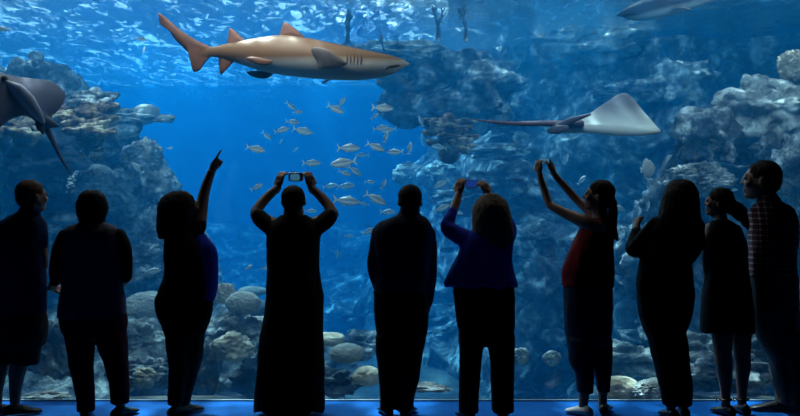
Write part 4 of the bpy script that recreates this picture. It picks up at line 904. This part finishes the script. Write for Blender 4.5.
# left ray: seen from above, heading up and left out of the frame
M['ray_grey']=noisy('grey_ray_skin',[(.035,.04,.07),(.07,.075,.12)],2.5,.6,.08,spec=.4)
Yl=8.4; M['ray_ridge']=noisy('pale_ray_ridge',[(.24,.25,.32),(.34,.35,.44)],3,.5,.05); A=lambda x,y,d=0: at(x,y,Yl+d)
spine=[A(44,122,.0),A(37,114,-.04),A(28,102,-.09),A(17,92,-.12),A(5,84,-.12),A(-8,78,-.1),A(-20,73,-.05)]
rt=[A(57,125,.06),A(52,117,.10),A(60,108,.16),A(65,93,.22),A(49,80.5,.18),A(28,82.5,.14),A(-18,71.5,.02)]
lf=[A(38,124,.03),A(26,116,.0),A(10,120,-.1),A(-16,138,-.35),A(-50,140,-.5),A(-40,105,-.3),A(-22,76,-.08)]
ex=[]; g=MB(); g.tube([A(43,122,-.07),A(36,112,-.16),A(28,101,-.2),A(18,91,-.22),A(6,83,-.2)],[.02,.05,.07,.07,.03],14,.5); ex.append(('back_ridge',g,M['ray_ridge'])); g=MB(); g.tube([A(46,121,-.03),A(52,124,-.03),A(58,126,-.02)],[.045,.04,.012],12,.4); ex.append(('pelvic_fin',g,M['ray_grey']))
g=MB(); g.tube([A(40,123,-.02),A(41,128,-.03),A(43,133,-.03)],[.045,.04,.012],12,.4); ex.append(('pelvic_fin',g,M['ray_grey']))
ray('dark grey ray at the left edge with a curled wing, its tail trailing down','ray',spine,lf,rt,.17,M['ray_grey'],
    [(A(40,116,-.04),.05),(A(46,127),.034),(A(53,141,.05),.024),(A(61,158,.1),.016),(A(67,168,.15),.010),(A(73,179,.2),.004)],M['ray_grey'],extra=ex,eyes=[A(4.5,78.5,-.2)],org=A(17,92))

# ------------------------------------------------------------------ schooling fish
M['fish']=counter('silver_fish',(.30,.36,.40),(.85,.88,.88),-.02,.03,.3,.5,marks=.1,scale=30,bump=.05)
M['fish_fin']=mat('pale_fish_fin',(.70,.74,.72),.4,.4); M['fish_eye']=mat('fish_eye',(.02,.02,.02),.2)
def make_fish(depth=.36):
    t=empty('silver_fish',(0,0,0)); q=MB(); rings=[]
    for x,h,w in crom([(.5,.012,.01),(.46,.055,.035),(.38,.105,.062),(.25,.155,.08),(.08,.178,.085),(-.1,.15,.075),(-.25,.095,.05),(-.34,.05,.028),(-.40,.03,.016)],4):
        h*=depth/.36; rings.append([(x,w*math.cos(a),h*math.sin(a)+(.02 if x>.2 else .02)*(1-abs(x))*0) for a in (2*math.pi*j/20 for j in range(20))])
    q.rings(rings); q.build('body',M['fish'],t); I=Matrix.Identity(4); d=depth/.36
    def f(nm,pts,th=.012,m4=I): g=MB(); fin(g,pts,th,m4); g.build(nm,M['fish_fin'],t)
    f('tail_fin',[(-.38,.025),(-.45,.09),(-.56,.20),(-.53,.09),(-.49,0),(-.53,-.09),(-.56,-.20),(-.45,-.09),(-.38,-.025)])
    f('dorsal_fin',[(.18,.15*d),(.10,.235*d),(0,.20*d),(-.15,.15*d),(-.29,.10*d),(-.28,.07*d),(-.1,.13*d),(.05,.16*d)])
    f('anal_fin',[(-.02,-.15*d),(-.08,-.215*d),(-.16,-.16*d),(-.29,-.09*d),(-.28,-.07*d),(-.1,-.12*d)])
    f('pectoral_fin',[(.24,-.02),(.16,-.01),(.06,-.06),(.13,-.08),(.22,-.05)],.01,Matrix.Translation(Vector((0,-.085,0))))
    for s in (-1,1): g=MB(); g.ball((.39,s*.052,.03),(.022,.012,.022),10,7); g.build('eye',M['fish_eye'],t)
    return t
def copy_tree(o):
    c=o.copy(); COL.objects.link(c)
    for ch in list(o.children): d=ch.copy(); COL.objects.link(d); d.parent=c
    return c
proto=make_fish(); used=False
def fish(px,py,ln,face,tilt,Y,label,group='silver fish of the loose school in mid-water',turn=0,roll=0):
    """ln = length in px as seen, face +1 right -1 left, tilt degrees nose-up, turn = heading towards/away"""
    global used
    o=proto if not used else copy_tree(proto); used=True
    L_=ln*Y/F/max(.35,math.cos(R(turn)))/1.06
    o.location=at(px,py,Y); o.scale=(L_,L_,L_); yaw=(0 if face>0 else 180)+turn
    o.rotation_euler=(Quaternion((0,0,1),R(yaw))@Quaternion((0,1,0),R(-tilt))@Quaternion((1,0,0),R(roll))).to_euler()
    tag(o,label,'fish',group)
FS='silver fish '
for a in [
 (256,149,20,1,-12,11,'silver fish swimming alone just above the pointing fingertip'),
 (291,106,13,1,-38,13,'slim fish slanting down beneath the big shark, over its lower neighbour'),
 (298,112,11,1,6,13,'slim level fish directly beneath the slanting fish under the big shark'),
 (336,109,19,1,-25,11.3,'silver fish crossing a paler one, highest left of the school'),
 (342,102,13,1,52,12.6,'pale steep fish partly behind the highest left fish of the school'),
 (383,108,22,1,-3,10.8,'bright silver fish at the upper right of the school, well lit'),
 (375,116,10,1,40,13.5,'dim small fish tucked under the bright upper right fish'),
 (381,128,16,1,10,12.3,'silver fish in the tangle of three below the bright upper right fish',),
 (389,130,15,-1,-12,12.6,'right-hand fish in the tangle of three below the bright fish'),
 (386,137,12,1,72,12,'nearly upright fish hanging below the tangle of three'),
 (293,122,15,1,-6,13,'dim fish at the top of the left cluster of three'),
 (282,130,16,1,14,12,'left fish of the left cluster, nose raised'),
 (303,131,21,1,-14,11.6,'bright right-hand fish of the left cluster, nose down'),
 (267,136,13,1,-40,14,'faint fish diving at the left of the left cluster'),
 (281,141,6,1,60,14,'tiny upright fish under the left cluster'),
 (296,149,7,1,45,14,'tiny faint fish below the left cluster near open water'),
 (349,148,23,1,0,11.2,'plump silver fish left of the pair near the head of the centre man'),
 (376,147,20,1,-22,11.2,'silver fish with bright back, first of the nose-to-tail pair'),
 (395,152,17,-1,0,12,'round-bodied fish second of the nose-to-tail pair'),
 (410,148,13,1,80,12.2,'thin fish seen nearly end-on standing upright beside the rock wall'),
 (421,121,12,-1,68,13,'pale upright fish beside the brown net-like coral'),
 (439,147,16,-1,10,12.6,'rounded fish in front of the brown net-like coral'),
 (312,163,19,1,0,12,'dim fish above the camera of the person in the long dress'),
 (343,163,27,-1,-8,10.5,'largest silver fish of the school, facing left, tail spread'),
 (355,171,16,1,-35,11.8,'fish diving behind the tail of the largest fish'),
 (345,173,14,1,-20,12.2,'dim fish just below the belly of the largest fish'),
 (257,187,14,1,25,11.6,'small bright fish between the pointing arm and the raised elbow'),
 (330,186,15,1,10,14,'faint fish left behind the right forearm of the dress wearer'),
 (346,186,19,1,5,14,'faint broad fish right of the dress wearer forearm'),
 (370,182,11,1,0,13.5,'small round faint fish above the centre man'),
 (384,184,11,1,65,11.8,'small bright fish hanging upright above the left of the centre man'),
 (347,201,27,1,-6,10.6,'long bright fish at elbow height between dress wearer and centre man'),
 (376,199,24,1,-28,10.8,'bright fish diving towards the head of the centre man'),
 (388,212,16,1,0,12.6,'dim fish touching the shoulder line of the centre man'),
 (369,231,15,1,24,12,'fish rising beside the upper arm of the centre man'),
 (311,211,13,1,0,13.6,'faint fish beside the neck of the dress wearer'),
 (349,236,10,1,0,14.5,'faint round fish low between dress wearer and centre man'),
 (337,254,9,1,85,14.5,'faint upright fish low beside the long dress'),
 (442,208,17,1,24,11.2,'pale fish between the centre man and the blonde woman raised arm'),
 (459,213,9,1,-10,12,'small fish in the gap of the blonde woman bent arm'),
 (441,184,18,-1,-28,12.4,'broad pale fish above the elbow of the blonde woman'),
 (408,164,13,1,10,14.5,'faint fish at the lower right of the school'),
 (362,155,14,-1,0,15,'faintest fish at the centre of the school'),
 (364,204,11,-1,10,15,'faint fish between the two bright lower fish'),
 (141,39,12,1,-10,11.5,'small pale fish in open water left of the shark tail'),
 (144,49,7,1,78,12.5,'tiny upright fish under the pale fish left of the shark tail'),
 (170,148,7,1,10,14,'tiny fish in open water left of the pointing finger'),
 (137,168,15,-1,50,11.5,'oval pale fish above the coral thicket at left'),
 (153,271,17,1,8,10.8,'silver fish between the lavender vest and the pointing woman'),
 (249,267,8,1,30,11,'tiny bright fish over the oval brain coral'),
 (265,268,8,1,12,11,'tiny bright fish beside the long dress waist'),
 (3,29,15,-1,5,11.5,'pale fish cropped by the left edge high over the reef'),
 (618,208,16,1,-18,10.8,'pale fish right behind the ponytail, nose down'),
 (648,206,10,1,80,11.6,'small white upright fish beside the long-haired woman shoulder'),
 (582,180,12,1,48,13,'pale fish rising between the ponytail woman and her raised arm'),
 (566,159,12,1,70,13.5,'dim upright fish right of the phone held by the ponytail woman'),
 (734,190,9,1,10,12,'small bright fish above the girl with the low bun'),
 (784,190,9,1,5,12,'small bright fish behind the head of the checked shirt man'),
]:
    fish(*a[:7])
# round tan fish on the right
g=empty('round_fish',(0,0,0)); rings=[]; q=MB()
for x,h,w in crom([(.5,.03,.02),(.44,.13,.05),(.32,.28,.08),(.12,.40,.10),(-.1,.40,.10),(-.28,.27,.08),(-.38,.12,.05),(-.42,.07,.03)],4): rings.append([(x,w*math.cos(a),h*math.sin(a)) for a in (2*math.pi*j/22 for j in range(22))])
q.rings(rings); q.build('body',noisy('tan_fish',[(.45,.42,.38),(.62,.58,.52)],7,.5,.1),g)
q=MB(); fin(q,[(-.4,.06),(-.52,.15),(-.50,0),(-.52,-.15),(-.4,-.06)],.02,Matrix.Identity(4)); q.build('tail_fin',M['fish_fin'],g)
q=MB(); fin(q,[(.1,.38),(-.05,.50),(-.25,.40),(-.34,.2),(-.2,.3)],.02,Matrix.Identity(4)); q.build('dorsal_fin',M['fish_fin'],g)
q=MB(); fin(q,[(.1,-.38),(-.05,-.50),(-.25,-.40),(-.34,-.2),(-.2,-.3)],.02,Matrix.Identity(4)); q.build('anal_fin',M['fish_fin'],g)
for s in (-1,1): q=MB(); q.ball((.36,s*.07,.06),(.03,.015,.03)); q.build('eye',M['fish_eye'],g)
g.location=at(648,169,11.4); g.scale=(.27,.27,.27); g.rotation_euler=(0,R(-8),R(35)); tag(g,'round tan disc-shaped fish above the long-haired woman','fish')
WORLD=.7; SUN=130.0; SUNDIR=(.3,-.35,-1); EXPO=-1.17
ADDED_LIGHTS=[((-5,21,7.5),(-5,21,0),5,56000,(.9,.97,1)),  # unseen lights added to brighten open water, shark, ray and reef crests
       ((-1.2,7.95,3.95),(-1.2,9.4,2.7),1.0,115,(1,.90,.80)),
       ((1.8,7.95,3.95),(2.1,9.6,2.2),.9,80,(1,.96,.92)),
       ((4.3,10.2,4.72),(4.7,12.6,2.4),1.0,200,(1,.95,.95)),
       ((2.6,14.0,4.72),(2.8,16.5,1.6),1.2,330,(1,.95,.95)),
       ((-4.2,11.8,4.72),(-4.6,13.8,2.6),1.0,300,(1,.96,.92)),
       ((-2.8,8.6,4.72),(-2.4,10.6,0),1.0,130,(1,.96,.92))]

# ------------------------------------------------------------------ light
wd=bpy.data.worlds.new('sky'); sc.world=wd; wd.use_nodes=True
wd.node_tree.nodes['Background'].inputs[0].default_value=(.75,.88,1,1); wd.node_tree.nodes['Background'].inputs[1].default_value=WORLD
def area(name, loc, target, size, power, col, sy=None):
    l=bpy.data.lights.new(name,'AREA'); l.energy=power; l.color=col; l.size=size
    if sy: l.shape='RECTANGLE'; l.size_y=sy
    o=bpy.data.objects.new(name,l); COL.objects.link(o); o.location=loc
    o.rotation_euler=(Vector(target)-Vector(loc)).to_track_quat('-Z','Y').to_euler(); return o
s=bpy.data.lights.new('sun','SUN'); s.energy=SUN; s.angle=R(2); s.color=(1,.97,.92)
o=bpy.data.objects.new('sun',s); COL.objects.link(o); o.rotation_euler=Vector(SUNDIR).to_track_quat('-Z','Y').to_euler()
for i,(loc,tg,sz,p,c) in enumerate(ADDED_LIGHTS): area('added_light',loc,tg,sz,p,c)

# ------------------------------------------------------------------ camera
cd=bpy.data.cameras.new('camera'); cd.sensor_width=36; cd.lens=36*F/800; cd.clip_start=.05; cd.clip_end=200
cam=bpy.data.objects.new('camera',cd); COL.objects.link(cam); cam.location=(0,0,CH); cam.rotation_euler=(R(90),0,0); sc.camera=cam
for o in list(bpy.data.objects):
    if '_o' in o: del o['_o']
sc.view_settings.view_transform='Standard'; sc.view_settings.look='None'; sc.view_settings.gamma=1; sc.view_settings.use_curve_mapping=False
sc.view_settings.exposure=EXPO
cy=sc.cycles; cy.use_denoising=True; cy.denoiser='OPENIMAGEDENOISE'
cy.max_bounces=8; cy.diffuse_bounces=2; cy.glossy_bounces=2; cy.transmission_bounces=4; cy.volume_bounces=2; cy.transparent_max_bounces=12
cy.sample_clamp_indirect=4; cy.sample_clamp_direct=20
